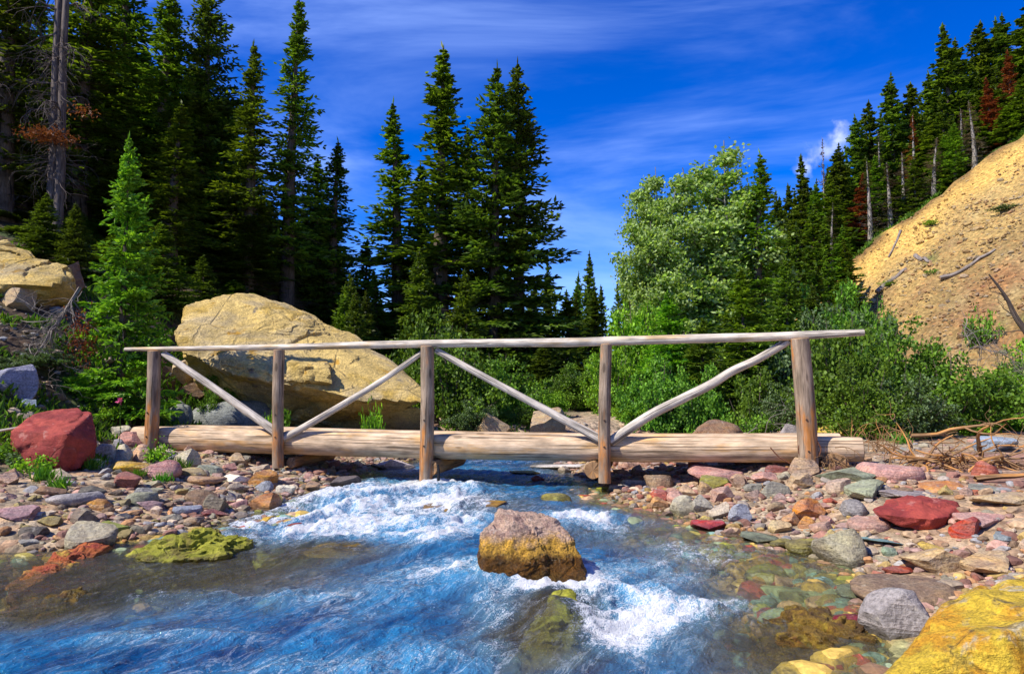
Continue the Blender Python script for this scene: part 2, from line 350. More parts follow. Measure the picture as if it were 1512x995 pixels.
def blobs(x, y, lst):
    o = np.zeros_like(x)
    for px, py, hw, hh, a in lst:
        cx, cy = W(px, py); sx = hw * cy / F; sy = hh * cy * cy / (F * CZ); o = o + a * np.exp(-.5 * (((x - cx) / sx) ** 2 + ((y - cy) / sy) ** 2) ** 1.15)
    return o
BULGE = [(488, 822, 44, 8, .055), (690, 752, 55, 8, .05), (785, 860, 80, 14, .05), (820, 925, 30, 30, .10), (640, 815, 60, 8, .05), (930, 925, 40, 20, -.08), (560, 745, 60, 6, .05), (590, 790, 60, 8, -.05), (540, 770, 70, 7, .04)]
def water_grid(xs, ys):
    X, Y = np.meshgrid(xs, ys); xl, xr = shores(Y)
    keep = (X > xl - .5) & (X < xr + .5)
    fo = blobs(X, Y, FOAM); a = .52; ca, sa = math.cos(a), math.sin(a)
    U = X * ca - Y * sa; V_ = X * sa + Y * ca     # V_ runs along the flow
    def nz(su, sv, o, sd): return fbm(np.stack([U.ravel() * su, V_.ravel() * sv, np.full(U.size, .5)], 1), o, sd).reshape(U.shape)
    warp = .25 * nz(.9, .9, 2, 61); U = U + warp; V_ = V_ + warp * .7
    d = np.minimum(X - xl, xr - X); calm = sm(d / .5 + .15)
    turb = np.clip(.45 + .8 * fo, 0, 1.5) * calm * (1 - .35 * np.clip(blobs(X, Y, SHAL), 0, 1) * (1 - np.clip(fo, 0, 1)))
    fade = 1 / (1 + np.maximum(0, Y - 10) * .12)
    rg = lambda n: .3 - np.abs(n)
    r2 = rg(nz(2.6, 1.7, 3, 73)); r3 = rg(nz(6.2, 4.2, 3, 77)); tb = turb * 1.25
    Z = (.075 * nz(1.2, .8, 3, 71) + .075 * r2 + .040 * r3) * tb + (.014 * nz(13, 9, 3, 79) + .012 * rg(nz(19, 13, 2, 81))) * np.clip(turb, .3, 1.2)
    Z = Z + .035 * rg(nz(10, 8, 3, 83)) * np.clip(fo, 0, 1)
    for px, py, hw, hh, am in BULGE:
        cx, cy = W(px, py); Z = Z + am * np.exp(-.5 * (((X - cx) / (hw * cy / F)) ** 2 + ((Y - cy) / (hh * cy * cy / (F * CZ))) ** 2))
    fn = nz(2.2, 1.0, 4, 91)
    foam = np.clip(fo, 0, 1.05) * (.62 + .9 * fn) + .10 * sm((fn - .12) / .3) + np.clip(r2 - .2, 0, .1) * (.9 + fo) + np.clip(r3 - .22, 0, .1) * (.7 + 1.5 * fo)
    sh = np.clip(np.maximum(blobs(X, Y, SHAL), 1 - sm(d / .75)), 0, 1)
    return X, Y, Z * fade, np.clip(foam, 0, 1), sh, keep
VV = []; FF = []; FO = []; SH = []; nb = 0
ysA = [1.2]
while ysA[-1] < 13.5: ysA.append(ysA[-1] + max(.014, .0042 * ysA[-1]))
ysA = np.array(ysA); xsA = np.concatenate([np.linspace(-13, -4.6, 120), np.arange(-4.57, 3.3, .017)])
xsB = np.linspace(-3, 30, 260); ysB = np.concatenate([[ysA[-1]], np.linspace(13.7, 29, 110)]); ysC = np.linspace(-7, 1.2, 60); xsC = np.linspace(-14, 2.6, 180)
for xs, ys in ((xsA, ysA), (xsB, ysB), (xsC, ysC)):
    X, Y, Zw, fo, sh, keep = water_grid(xs, ys); nx = len(xs); ny = len(ys)
    i = (np.arange(ny - 1)[:, None] * nx + np.arange(nx - 1)[None]); k = keep[:-1, :-1] & keep[1:, 1:]; i = i[k]
    q = np.stack([i, i + 1, i + nx + 1, i + nx], 1); used = np.unique(q); rm = np.full(nx * ny, -1); rm[used] = np.arange(len(used))
    VV.append(np.stack([X, Y, Zw], 2).reshape(-1, 3)[used]); FF.append(rm[q] + nb); nb += len(used); FO.append(fo.ravel()[used]); SH.append(sh.ravel()[used])
me = npmesh('stream_water', np.concatenate(VV), np.concatenate(FF)); addval(me, 'foam', np.concatenate(FO)); addval(me, 'shallow', np.concatenate(SH))
def m_water():
    s = N('stream_water'); g = s.n('NewGeometry').outputs['Position']
    fo = s.n('Attribute', attribute_name='foam').outputs['Fac']; sh = s.n('Attribute', attribute_name='shallow').outputs['Fac']
    fl = s.mapping(g, (1, 1, 1), (0, 0, .52))
    rip = s.noise(s.mapping(fl, (1.5, .8, 1)), 9, 4, .6, .5); fine = s.noise(s.mapping(fl, (1.3, .7, 1)), 42, 4, .65, .4); spk = s.noise(s.mapping(fl, (1.4, .8, 1)), 95, 3, .6)
    hgt = s.math('ADD', s.math('MULTIPLY', rip, 1.), s.math('MULTIPLY', fine, .32))
    nrm = s.bump(hgt, s.math('SUBTRACT', .9, s.math('MULTIPLY', sh, .3)), .06)
    # whitewater, froth flecks and threads
    tex = s.math('ADD', s.math('MULTIPLY', s.noise(s.mapping(fl, (1.5, .8, 1)), 15, 7, .75, .9), .6), s.math('MULTIPLY', spk, .4))
    tex = s.math('ADD', s.math('MULTIPLY', s.math('SUBTRACT', tex, .5), 1.7), .5)
    m1 = s.step(s.math('ADD', tex, s.math('MULTIPLY', fo, .55)), .75, 1.03)
    m2 = s.math('MULTIPLY', s.step(s.math('ADD', spk, s.math('MULTIPLY', fo, .20)), 0.685, .75), s.math('SUBTRACT', .9, s.math('MULTIPLY', sh, .5)))
    th = s.math('ABSOLUTE', s.math('SUBTRACT', s.noise(s.mapping(fl, (3.0, .9, 1)), 2.4, 5, .6, .9), .5))
    m3 = s.math('MULTIPLY', s.math('MULTIPLY', s.step(th, .034, .006), s.step(tex, .34, .6)), s.math('ADD', s.math('MULTIPLY', s.step(s.noise(fl, .9, 2), .42, .62), .42), s.math('MULTIPLY', fo, .8), True)); m3 = s.math('MULTIPLY', m3, s.math('SUBTRACT', 1., s.math('MULTIPLY', s.math('MULTIPLY', sh, 1.2, True), s.math('SUBTRACT', .9, fo, True))))
    mask = s.math('MAXIMUM', s.math('MAXIMUM', m1, m2), m3, True)
    blue = s.mix(s.step(s.noise(s.mapping(fl, (2.2, .45, 1)), 2.6, 5, .62, .8), .32, .68), (.002, .032, .125), (.009, .15, .35)); blue = s.mix(s.math('MULTIPLY', fo, .8, True), blue, (.16, .46, .66))
    blue = s.mix(s.math('MULTIPLY', sh, s.math('SUBTRACT', 1.05, fo, True), True), blue, s.mix(s.noise(fl, 2.3, 4, .6), (.13, .13, .085), (.25, .215, .085)))
    body = s.pbr(blue, .25, .0, nrm)
    tr = s.n('BsdfTransparent'); s.put(tr.inputs[0], (.86, .90, .80))
    op = s.math('SUBTRACT', .92, s.math('MULTIPLY', sh, .74), True)
    mx = s.n('MixShader'); s.put(mx.inputs[0], op); s.t.links.new(tr.outputs[0], mx.inputs[1]); s.t.links.new(body, mx.inputs[2])
    gl = s.n('BsdfGlossy'); gl.inputs['Roughness'].default_value = .06; s.put(gl.inputs['Normal'], nrm)
    fr = s.n('Fresnel'); fr.inputs['IOR'].default_value = 1.33; s.put(fr.inputs['Normal'], s.bump(hgt, .25, .05))
    mg = s.n('MixShader'); s.put(mg.inputs[0], fr.outputs[0]); s.t.links.new(mx.outputs[0], mg.inputs[1]); s.t.links.new(gl.outputs[0], mg.inputs[2])
    fm = s.pbr(s.mix(m1, (.72, .80, .86), (.86, .88, .90)), .55, .3, s.bump(tex, .8, .06))
    mf = s.n('MixShader'); s.put(mf.inputs[0], mask); s.t.links.new(mg.outputs[0], mf.inputs[1]); s.t.links.new(fm, mf.inputs[2])
    return s.end(mf.outputs[0])
wo = link('stream_water', me, m_water()); wo['kind'] = 'structure'

# ------------------------------------------------------------------ footbridge
def Yb(px): return 1 / (1 / 11.0 + (px - 185) / 1093 * (1 / 8.2 - 1 / 11.0))
BN = np.array([-.268, -.963, 0])      # faces the camera
def B(px, py, back=0.): return P(px, py, Yb(px)) - BN * back
s = N('rusty_iron'); M['iron'] = s.end(s.pbr((.06, .035, .025), .6))
bridge = empty('footbridge', (-.8, 9.6, 0), 'rustic log footbridge with a pole handrail and diagonal braces spanning the blue stream', 'footbridge')
off0 = Vector(bridge.location)
def part(mb, name, mats, seed=0):
    for k in range(len(mb.V)): mb.V[k] = mb.V[k] - np.array(off0)
    return mb.build(name, mats, bridge)
WM = [M['log'], M['end']]
lb = MB(); a = [B(186, 647, .27), B(330, 650, .25), B(520, 656, .24), B(760, 661.5, .24), B(1000, 664, .22), B(1180, 664, .21), B(1277, 664, .21)]
pth = smooth_path(a, 190); lb.tube(pth, np.linspace(.208, .157, 190) , 40, True, .05, 3, .78, .05, 2.2); o = part(lb, 'beam_log', WM)
lb = MB(); pth2 = pth - BN * .40 + np.array([0, 0, -.02]); lb.tube(pth2[6:-4], np.linspace(.19, .15, 180), 28, True, .05, 11, .78, .05, 2.2); part(lb, 'beam_log', WM)
lb = MB(); pth3 = pth - BN * .78 + np.array([0, 0, -.01]); lb.tube(pth3[2:-8], np.linspace(.19, .16, 180), 28, True, .05, 12, .78, .05, 2.2); part(lb, 'beam_log', WM)
# posts stand against the front of the beam
for k, (xt, yt, xb, yb_, wt, wb) in enumerate([(228, 519, 224, 664, 18.5, 19.5), (412, 517, 412, 690, 16, 16.5), (631, 512, 630, 709, 20, 20), (895, 509, 893, 712, 17, 18), (1181, 501, 1194, 692, 27, 28)]):
    lb = MB(); p0 = B(xb, yb_, -.02); p1 = B(xt, yt, -.0); y = Yb(xt)
    mid = (p0 + p1) / 2 + np.array([.01 * (-1) ** k, 0, 0]); pp = smooth_path([p0, mid, p1], 40)
    lb.tube(pp, np.linspace(wb, wt, 40) / 2 * y / F, 22, True, .09, 20 + k, None, .12, 1.2); part(lb, 'post', [M['post'], M['end']])
    for q in ((.62, .86) if k in (0, 4) else (.55, .74)):
        nb_ = MB(); c0 = p1 + (p0 - p1) * q + BN * (wb / 2 * y / F - .004); nb_.tube([c0, c0 + BN * .012], [.013, .011], 8, True)
        part(nb_, 'bolt', [M['iron'], M['iron']])
rl = [(185, 516), (290, 514.5), (420, 512.5), (560, 509), (700, 506.5), (830, 505.5), (905, 503.5), (1010, 500.5), (1110, 498), (1190, 495), (1276, 491)]
lb = MB(); lb.tube(smooth_path([B(x, y, .0) for x, y in rl], 200), np.interp(np.linspace(0, 1, 200), [0, .3, .6, .9, 1], [.031, .052, .058, .05, .036]), 20, True, .07, 31, None, .10, 1.5); part(lb, 'handrail', [M['rail'], M['end']])
br = [[(238, 522), (320, 578), (410, 642)], [(411, 650), (470, 617), (560, 563), (624, 518)], [(642, 517), (720, 560), (800, 603), (890, 651)], [(901, 652), (958, 614), (1009, 588), (1049, 568), (1081, 548), (1121, 529), (1165, 503)]]
for k, pl in enumerate(br):
    lb = MB(); n = 70; lb.tube(smooth_path([B(x, y, .05) for x, y in pl], n), [np.linspace(.048, .062, n), np.linspace(.052, .036, n), np.linspace(.040, .056, n), np.linspace(.062, .046, n)][k], 16, True, .09, 40 + k, None, .14, 1.5); part(lb, 'brace', [M['brace'], M['end']])
for k, (px, py, r_, f) in enumerate([(424, 684, .075, .1), (636, 690, .11, -.03), (876, 694, .11, -.02), (1233, 690, .16, .03)]):
    lb = MB(); p = B(px, py, f); lb.tube([p, p - BN * .6, p - BN * 1.15], r_, 22, True, .10, 50 + k); part(lb, 'cross_log', [M['drift'], M['drift']])
s = N('black_strap'); m_blk = s.end(s.pbr((.012, .012, .014), .6)); s = N('rusty_wire'); m_wire = s.end(s.pbr((.13, .05, .025), .7))
lb = MB(); lb.tube(smooth_path([B(652, 684, -.13), B(653, 700, -.13), B(651.5, 719, -.13)], 12), [.016, .013, .015, .02, .017, .014, .018, .02, .016, .02, .018, .008], 6, True); part(lb, 'hanging_strap', [m_blk, m_blk])
for pts in ([(1196, 645), (1184, 650), (1178, 662), (1184, 678), (1200, 686), (1212, 690)], [(1137, 660), (1150, 674), (1168, 684), (1186, 690)], [(1205, 650), (1211, 662), (1207, 674), (1200, 683)]):
    lb = MB(); lb.tube(smooth_path([B(x, y, -.06) for x, y in pts], 26), .008, 6, True); part(lb, 'wire_loop', [m_wire, m_wire])

# ------------------------------------------------------------------ rocks
_ico = {}
def ico(sub):
    if sub not in _ico:
        bm = bmesh.new(); bmesh.ops.create_icosphere(bm, subdivisions=sub, radius=1)
        _ico[sub] = (np.array([v.co[:] for v in bm.verts]), np.array([[v.index for v in f.verts] for f in bm.faces])); bm.free()
    V, Fc = _ico[sub]; return V.copy(), Fc
def rock_mesh(name, seed, dims=(1, 1, 1), planes=9, sub=4, rough=.05, dmin=.5, dmax=.92, box=0., fn=None, extra=(), freq=1.6):
    rng = np.random.default_rng(seed); V, Fc = ico(sub)
    if box:
        q = np.sign(V) * np.abs(V) ** (1 - box * .6); V = V * (1 - box) + q / np.linalg.norm(q, axis=1)[:, None] ** (1 - box) * box
    ns = rng.normal(size=(planes, 3)); ns /= np.linalg.norm(ns, axis=1)[:, None]
    pl = [(n, d) for n, d in zip(ns, rng.uniform(dmin, dmax, planes))] + [(np.array(n) / np.linalg.norm(n), d) for n, d in extra]
    for _ in range(2):
        for n, d in pl:
            e = V @ n - d; V = V - np.where(e > 0, e, 0)[:, None] * n
    nv = V / (np.linalg.norm(V, axis=1)[:, None] + 1e-6)
    V = V + nv * (rough * fbm(V * freq + seed * 1.7, 3, seed))[:, None] + nv * (rough * .45 * fbm(V * freq * 4 + seed, 3, seed + 5))[:, None]
    V = V * np.array(dims)
    if fn is not None: V = fn(V)
    me = npmesh(name, V, Fc, True)
    try: me.set_sharp_from_angle(angle=R(32))
    except Exception: pass
    return me
ROUND = [rock_mesh('stone', 100 + k, (1, .85, .7), 10, 4, .06, .5, .9) for k in range(5)]
ANG = [rock_mesh('stone', 200 + k, (1, .85, .75), 9, 4, .05, .38, .8) for k in range(7)]
SLAB = []
for k in range(6):
    q_ = random.Random(k); SLAB.append(rock_mesh('stone', 300 + k, (1, .8, .42), 8, 4, .05, .4, .85, .3, None, [((q_.uniform(-.25, .25), q_.uniform(-.3, .1), 1), .55)]))
for L_ in (ROUND, ANG, SLAB):
    for me in L_: me.materials.append(M['stone'])
def bounds(me):
    c = np.empty(len(me.vertices) * 3, np.float32); me.vertices.foreach_get('co', c); c = c.reshape(-1, 3); return c.min(0), c.max(0)
BD = {me: bounds(me) for L_ in (ROUND, ANG, SLAB) for me in L_}
C_ = dict(red=(.36, .055, .04), maroon=(.22, .055, .06), crimson=(.36, .03, .06), pink=(.45, .23, .20), mauve=(.27, .16, .17), cream=(.52, .42, .31), white=(.66, .60, .50), tan=(.42, .28, .16), orange=(.48, .20, .055), yellow=(.50, .34, .07), ochre=(.34, .21, .02),
          olive=(.22, .19, .04), moss=(.22, .24, .025), green=(.20, .27, .16), greygreen=(.26, .27, .20), grey=(.27, .26, .25), bluegrey=(.24, .29, .34), dark=(.075, .068, .066), brown=(.19, .11, .065), teal=(.16, .30, .26))
CN = dict(red='red', maroon='maroon', crimson='crimson', pink='pink', mauve='mauve', cream='cream', white='whitish', tan='tan', orange='orange', yellow='yellow', ochre='ochre', olive='olive', moss='mossy green', green='green', greygreen='grey-green', grey='grey', bluegrey='blue-grey', dark='blackish', brown='brown', teal='teal')
LAND = []; PLACED = []
rs = random.Random(5)
def place_rock(loc, w, h, col, shape, rz=None, depth=.8, tilt=.12, name='stone'):
    me = rs.choice({'r': ROUND, 'a': ANG, 's': SLAB}[shape]); lo, hi = BD[me]
    o = bpy.data.objects.new(name, me); COL.objects.link(o)
    ex = hi - lo; full = h * (1.45 if shape != 's' else 1.3)
    sc = (w / ex[0], w * depth / ex[1], full / ex[2]); o.scale = sc
    rz = rs.uniform(-.35, .35) + (math.pi if rs.random() < .5 else 0) if rz is None else rz
    o.rotation_euler = (rs.uniform(-tilt, tilt), rs.uniform(-tilt, tilt), rz)
    o.location = (loc[0], loc[1], loc[2] + h - hi[2] * sc[2])
    c = C_[col]; j = rs.uniform(.88, 1.12); o.color = (*(min(1, (v * .86 + g_ * .14) * j * rs.uniform(.92, 1.08)) for v, g_ in zip(c, (.36, .27, .17))), 1)
    return o
def rockpx(px, py, w, h, col, shape, label, rz=None, depth=.8, cat='rock', tilt=.12, name='rock', Yfix=None, h3=None):
    """px,py = bottom centre in the photo; w,h its size there; the real size follows from its distance"""
    g = G(px, py) if Yfix is None else P(px, py, Yfix)
    w *= 1.1; h *= 1.1; y = g[1]; ww = w * y / F; hh = (h * y / F) if h3 is None else h3
    tilt_v = (CZ - g[2]) / y                  # part of the seen height is the top face
    hh = max(.35 * hh, hh - tilt_v * ww * depth * .8) if h3 is None else hh
    loc = (g[0], y + ww * depth * .42, g[2] if Yfix is not None else max(Tz(g[0], y + ww * depth * .42) - .01, g[2] * .9))
    o = place_rock(loc, ww, hh, col, shape, rz, depth, tilt, name); tag(o, label, cat)
    LAND.append((loc[0], loc[1], ww, label)); PLACED.append((loc[0], loc[1], ww * .5))
    return o
def hull_rock(pts, sub=6, rough=.03, seed=1, freq=1.2, strata=0., crack=.9, step=0.):
    """a rock that fills the hull of the given points, its faces broken by noise and bedding"""
    bm = bmesh.new()
    for p in pts: bm.verts.new(p)
    r = bmesh.ops.convex_hull(bm, input=bm.verts[:]); bm.normal_update()
    c = np.mean(np.array(pts), axis=0); pl = [(np.array(f.normal), float(np.dot(np.array(f.normal), np.array(f.calc_center_median()) - c))) for f in bm.faces]; bm.free()
    pl = [(n if d > 0 else -n, abs(d)) for n, d in pl]
    V, Fc = ico(sub); rad = np.full(len(V), 1e9)
    k = 0
    for n, d in pl:
        q = V @ n; rr = np.where(q > 1e-4, d / np.maximum(q, 1e-4), 1e9); rad = np.minimum(rad, rr)
    W_ = V * rad[:, None]; sz = np.abs(W_).max(); Q = W_ + c
    nn = fbm(Q * freq, 5, seed, .55) * rough
    if strata:
        b = Q @ np.array([.25, -.1, .96]) + .15 * fbm(Q * .8, 2, seed + 3); nn = nn + strata * (fbm(np.stack([b * 9, b * 0, b * 0], 1), 3, seed + 9))
    if step: q_ = fbm(Q * freq * 1.3 + 3, 3, seed + 21) * 4.5; nn = nn + step * (np.floor(q_) + sm((q_ - np.floor(q_)) * 4) - 0) 
    cr = np.abs(vnoise(Q * freq * .7 + 5, seed + 8)); nn = nn - rough * crack * np.exp(-(cr / .03) ** 2)
    return Q + V * nn[:, None], Fc
def make_hull_obj(name, hulls, mats):
    Vs = []; Fs = []; n = 0
    for V, Fc in hulls: Vs.append(V); Fs.append(Fc + n); n += len(V)
    V = np.concatenate(Vs); o0 = V.mean(0); o0[2] = V[:, 2].min()
    me = npmesh(name, V - o0, np.concatenate(Fs), True)
    try: me.set_sharp_from_angle(angle=R(38))
    except Exception: pass
    o = link(name, me, mats); o.location = o0; return o
def m_rock(name, cols, bands=None, speck=.3, scale=1., bump=.6, dist=.04, streak=(1, 1, 5)):
    """cols: list of (colour, noise scale, lo, hi) laid over the first"""
    s = N(name); v = s.n('NewGeometry').outputs['Position']
    n1 = s.noise(v, 4 * scale, 7, .65, .4); n2 = s.noise(v, 38 * scale, 5, .7); n3 = s.noise(s.mapping(v, streak), 3 * scale, 5, .65, 1.)
    c = s.mix(0, cols[0][0], cols[0][0])
    for k, (cc, sc, lo, hi) in enumerate(cols[1:]): c = s.mix(s.step(s.noise(s.mapping(v, (1, 1, 1), loc=(k * 3.7, k * 1.3, 0)), sc, 6, .62, .5), lo, hi), c, cc)
    c = s.mix(1, c, s.ramp(n1, [(.25, .62), (.5, 1.), (.75, 1.25)]), 'MULTIPLY'); c = s.mix(1, c, s.ramp(n2, [(.3, 1 - speck), (.65, 1 + speck * .4)]), 'MULTIPLY')
    c = s.mix(1, c, s.ramp(n3, [(.3, .8), (.7, 1.12)]), 'MULTIPLY')
    vo = s.n('TexVoronoi', feature='DISTANCE_TO_EDGE', i_Scale=1.1 * scale); s.put(vo.inputs['Vector'], s.mix(.25, v, s.n('TexNoise', i_Scale=2.).outputs['Color'])); ck = s.math('MULTIPLY', s.step(vo.outputs['Distance'], .02, .004), s.step(n1, .42, .55))
    c = s.mix(s.math('MULTIPLY', ck, .3), c, (.06, .045, .03)); rg = .82
    if bands:
        z = s.n('SeparateXYZ'); s.put(z.inputs[0], v); zz = s.math('ADD', z.outputs[2], s.math('MULTIPLY', s.math('SUBTRACT', s.noise(v, 8, 7, .72), .5), .26))
        rg = .82
        for top, soft, cc, f, rgh in bands:
            k = s.math('MULTIPLY', s.step(zz, top + soft, top - soft), f); c = s.mix(k, c, s.mix(1, s.mix(s.step(n2, .35, .6), tuple(q * .3 for q in cc), cc), s.ramp(n1, [(.3, .6), (.7, 1.3)]), 'MULTIPLY'))
            x = s.math('MULTIPLY', s.step(zz, top + soft, top - soft), rgh - .82); rg = s.math('ADD', rg, x) if not isinstance(rg, float) else s.math('ADD', x, rg)
    h = s.math('ADD', s.math('SUBTRACT', n1, s.math('MULTIPLY', ck, .25)), s.math('ADD', s.math('MULTIPLY', n2, .3), s.math('MULTIPLY', n3, .5)))
    return s.end(s.pbr(c, rg, .3, s.bump(h, bump, dist)))
H = lambda l: [P(*q) for q in l]
# the huge pale boulder behind the bridge
up = H([(260, 492, 13.7), (268, 522, 13.5), (345, 552, 13.2), (430, 562, 13.0), (540, 592, 12.8), (624, 593, 13.1), (634, 582, 13.6), (276, 452, 14.7), (300, 444, 15.0), (352, 431, 15.4), (372, 432, 15.7), (420, 446, 15.8), (470, 470, 15.6), (505, 494, 15.3), (560, 520, 15.0), (610, 560, 14.5), (300, 590, 15.5), (560, 610, 15.5), (420, 560, 16.5)])
low = H([(290, 540, 14.6), (330, 640, 15.4), (420, 645, 15.3), (520, 640, 15.0), (600, 640, 14.6), (655, 640, 14.6), (625, 598, 13.6), (350, 560, 13.9), (450, 575, 13.6), (540, 594, 13.3), (340, 600, 16.6), (600, 620, 16.4), (400, 650, 16.6)])
led = H([(422, 534, 12.95), (488, 545, 12.9), (490, 566, 12.85), (424, 562, 12.9), (430, 528, 13.6), (485, 534, 13.6), (486, 575, 13.6), (424, 575, 13.6)])
BIGM = m_rock('pale_lichened_rock', [((.68, .49, .16),), ((.50, .39, .20), .7, .45, .62), ((.55, .37, .08), 1.1, .52, .66), ((.52, .29, .035), 1.9, .60, .68), ((.20, .17, .13), 2.6, .62, .72)], None, .45, .8, 1., .10, (1.5, 1.5, 6))
o = make_hull_obj('boulder', [hull_rock(up, 7, .10, 3, 1.1, .05, .6, .03), hull_rock(low, 6, .26, 8, 1.1, .06, .9, .05), hull_rock(led, 4, .05, 9, 3.)], BIGM)
tag(o, 'huge pale tan boulder with yellow lichen patches leaning behind the left half of the bridge', 'boulder'); LAND.append((-4.4, 14.5, 5, 'huge pale boulder'))
# rock in mid stream
ms = H([(718, 800, 5.0), (714, 786, 5.08), (713, 845, 4.96), (733, 759, 5.22), (752, 752, 5.32), (776, 754, 5.38), (803, 756, 5.42), (822, 772, 5.3), (846, 803, 5.12), (862, 836, 5.0), (866, 875, 4.93), (800, 872, 4.83), (722, 862, 4.9), (760, 770, 5.1), (745, 790, 5.7), (840, 830, 5.7)]) + [np.array([x, y, -.45]) for x, y in ((-.25, 4.72), (.56, 4.68), (.58, 5.7), (-.25, 5.7))]
MSM = m_rock('banded_stream_rock', [((.58, .40, .29),), ((.46, .29, .22), 9, .45, .6), ((.54, .42, .34), 22, .55, .68)], [(.29, .05, (.62, .34, .02), .92, .7), (.20, .035, (.12, .05, .010), .95, .25), (.07, .04, (.10, .07, .02), .6, .15)], .7, 2.2, 1., .06, (1, 1, 1.6))
o = make_hull_obj('boulder', [hull_rock(ms, 7, .045, 21, 5., 0, .3, .010)], MSM); tag(o, 'pinkish boulder with an ochre and brown waterline band standing in the middle of the stream', 'boulder'); LAND.append((.1, 5.2, .8, 'banded mid-stream boulder'))
# yellow rock in the near right corner
yl = H([(1285, 1015, 2.5), (1362, 925, 2.65), (1412, 872, 2.85), (1445, 860, 2.95), (1520, 850, 3.05), (1640, 862, 3.0), (1760, 930, 2.7), (1800, 1040, 2.4), (1430, 950, 2.42), (1500, 925, 2.4), (1600, 925, 2.35), (1440, 900, 3.5), (1640, 890, 3.5)]) + [np.array([x, y, -.3]) for x, y in ((1.12, 2.2), (1.2, 2.9), (2.8, 2.1), (2.9, 3.4), (1.6, 3.4))]
o = make_hull_obj('boulder', [hull_rock(yl, 7, .035, 31, 2.6, .008, 1.0, 0.)], m_rock('yellow_rock', [((.68, .47, .04),), ((.62, .31, .02), 3.2, .47, .6), ((.50, .43, .27), 5.5, .53, .63), ((.20, .14, .05), 6.2, .57, .68), ((.46, .31, .04), 11, .55, .65)], None, .5, 2.2, .9, .05))
tag(o, 'big mottled yellow boulder filling the near corner of the right bank', 'boulder'); LAND.append((2, 2.8, 1.2, 'yellow corner boulder')); PLACED.append((2., 2.8, .9))
# red boulders
gb = G(80, 698); y0 = gb[1]
rd = H([(16, 636, y0 + .1), (44, 611, y0 + .5), (78, 606, y0 + .7), (115, 602, y0 + .75), (134, 611, y0 + .6), (142, 655, y0 + .35), (120, 690, y0 + .15), (80, 702, y0 - .05), (42, 690, y0), (24, 660, y0), (100, 640, y0 - .05), (30, 640, y0 + 1.2), (130, 640, y0 + 1.2), (20, 690, y0 + 1.1), (135, 700, y0 + 1.0)])
REDM = m_rock('red_argillite', [((.34, .058, .04),), ((.24, .035, .03), 3, .45, .6), ((.40, .15, .12), 7, .6, .7)], None, .25, 1.4, .6, .04, (1, 1, 4))
o = make_hull_obj('boulder', [hull_rock(rd, 6, .035, 41, 1.5, .008, .7, .006)], REDM); tag(o, 'large brick-red angular boulder on the left bank beside the end of the bridge', 'boulder'); LAND.append((-5.6, y0 + .4, 1.1, 'red left-bank boulder')); PLACED.append((o.location.x, y0 + .4, .6))
gb = G(1360, 785); y0 = gb[1]
rd = H([(1287, 752, y0 + .2), (1310, 738, y0 + .35), (1360, 732, y0 + .4), (1415, 742, y0 + .35), (1431, 764, y0 + .2), (1420, 780, y0 + .1), (1380, 785, y0), (1330, 778, y0 + .05), (1296, 762, y0 + .15), (1310, 770, y0 + .8), (1410, 780, y0 + .8), (1370, 766, y0 - .06), (1400, 762, y0 - .02), (1320, 762, y0 + .05), (1360, 742, y0 + .15), (1405, 750, y0 + .18)])
o = make_hull_obj('boulder', [hull_rock(rd, 6, .03, 47, 3., .005, .6, .008)], REDM); tag(o, 'long smooth red boulder lying on the right bank gravel near the water', 'boulder'); LAND.append((o.location.x, y0 + .4, .9, 'long red right-bank boulder')); PLACED.append((o.location.x, y0 + .4, .55))

def wet_rock(pts, depth, mat, label, seed, rough=.05, freq=4., step=.03):
    pp = [P(x, y, G(x, max(y, 700))[1] if yy is None else yy) for x, y, yy in pts]; pp += [p * np.array([1, 1, 0]) + np.array([0, depth * .6, -.4]) for p in pp] + [p + np.array([0, depth, -.02]) for p in pp[1:-1]]
    o = make_hull_obj('rock', [hull_rock(pp, 6, rough, seed, freq, .006, .5, step)], mat); tag(o, label, 'rock'); LAND.append((o.location.x, o.location.y, .5, label)); PLACED.append((o.location.x, o.location.y, .35)); return o
MOSSM = m_rock('mossy_wet_rock', [((.30, .30, .025),), ((.20, .17, .03), 5, .48, .6), ((.42, .40, .05), 8, .55, .66), ((.12, .085, .04), 7, .6, .7)], [(.03, .03, (.12, .09, .02), .7, .2)], .5, 2.4, .9, .04)
OCHM = m_rock('ochre_wet_rock', [((.27, .16, .02),), ((.11, .055, .018), 6, .45, .58), ((.42, .29, .03), 8, .52, .64), ((.30, .07, .03), 5, .6, .7)], [(.05, .04, (.13, .08, .015), .5, .18)], .6, 2.6, 1., .05)
wet_rock([(186, 826, 5.75), (214, 812, 5.8), (232, 802, 5.9), (258, 794, 5.95), (284, 796, 5.9), (300, 793, 5.95), (306, 803, 5.85), (330, 803, 5.85), (344, 815, 5.75), (300, 826, 5.6), (240, 831, 5.55)], .35, MOSSM, 'long moss-yellow ridged rock breaking the water on the left', 91)
LEDM = m_rock('rusty_wet_rock', [((.46, .12, .03),), ((.30, .05, .025), 6, .45, .6), ((.50, .32, .05), 5, .54, .66)], [(.02, .03, (.30, .17, .03), .6, .2)], .5, 2.4, .9, .04)
wet_rock([(2, 868, 4.95), (40, 842, 5.3), (92, 816, 5.7), (138, 801, 5.95), (158, 808, 5.9), (128, 828, 5.6), (66, 852, 5.2), (30, 872, 4.95)], .2, LEDM, 'rusty red-orange ledge slanting into the water from the left bank', 97, .06, 4., .02)
wet_rock([(-10, 908, 4.45), (30, 893, 4.6), (70, 884, 4.7), (92, 893, 4.6), (70, 915, 4.4), (30, 930, 4.25), (-10, 935, 4.2)], .2, OCHM, 'yellow-brown rock awash at the left edge of the photo', 99)
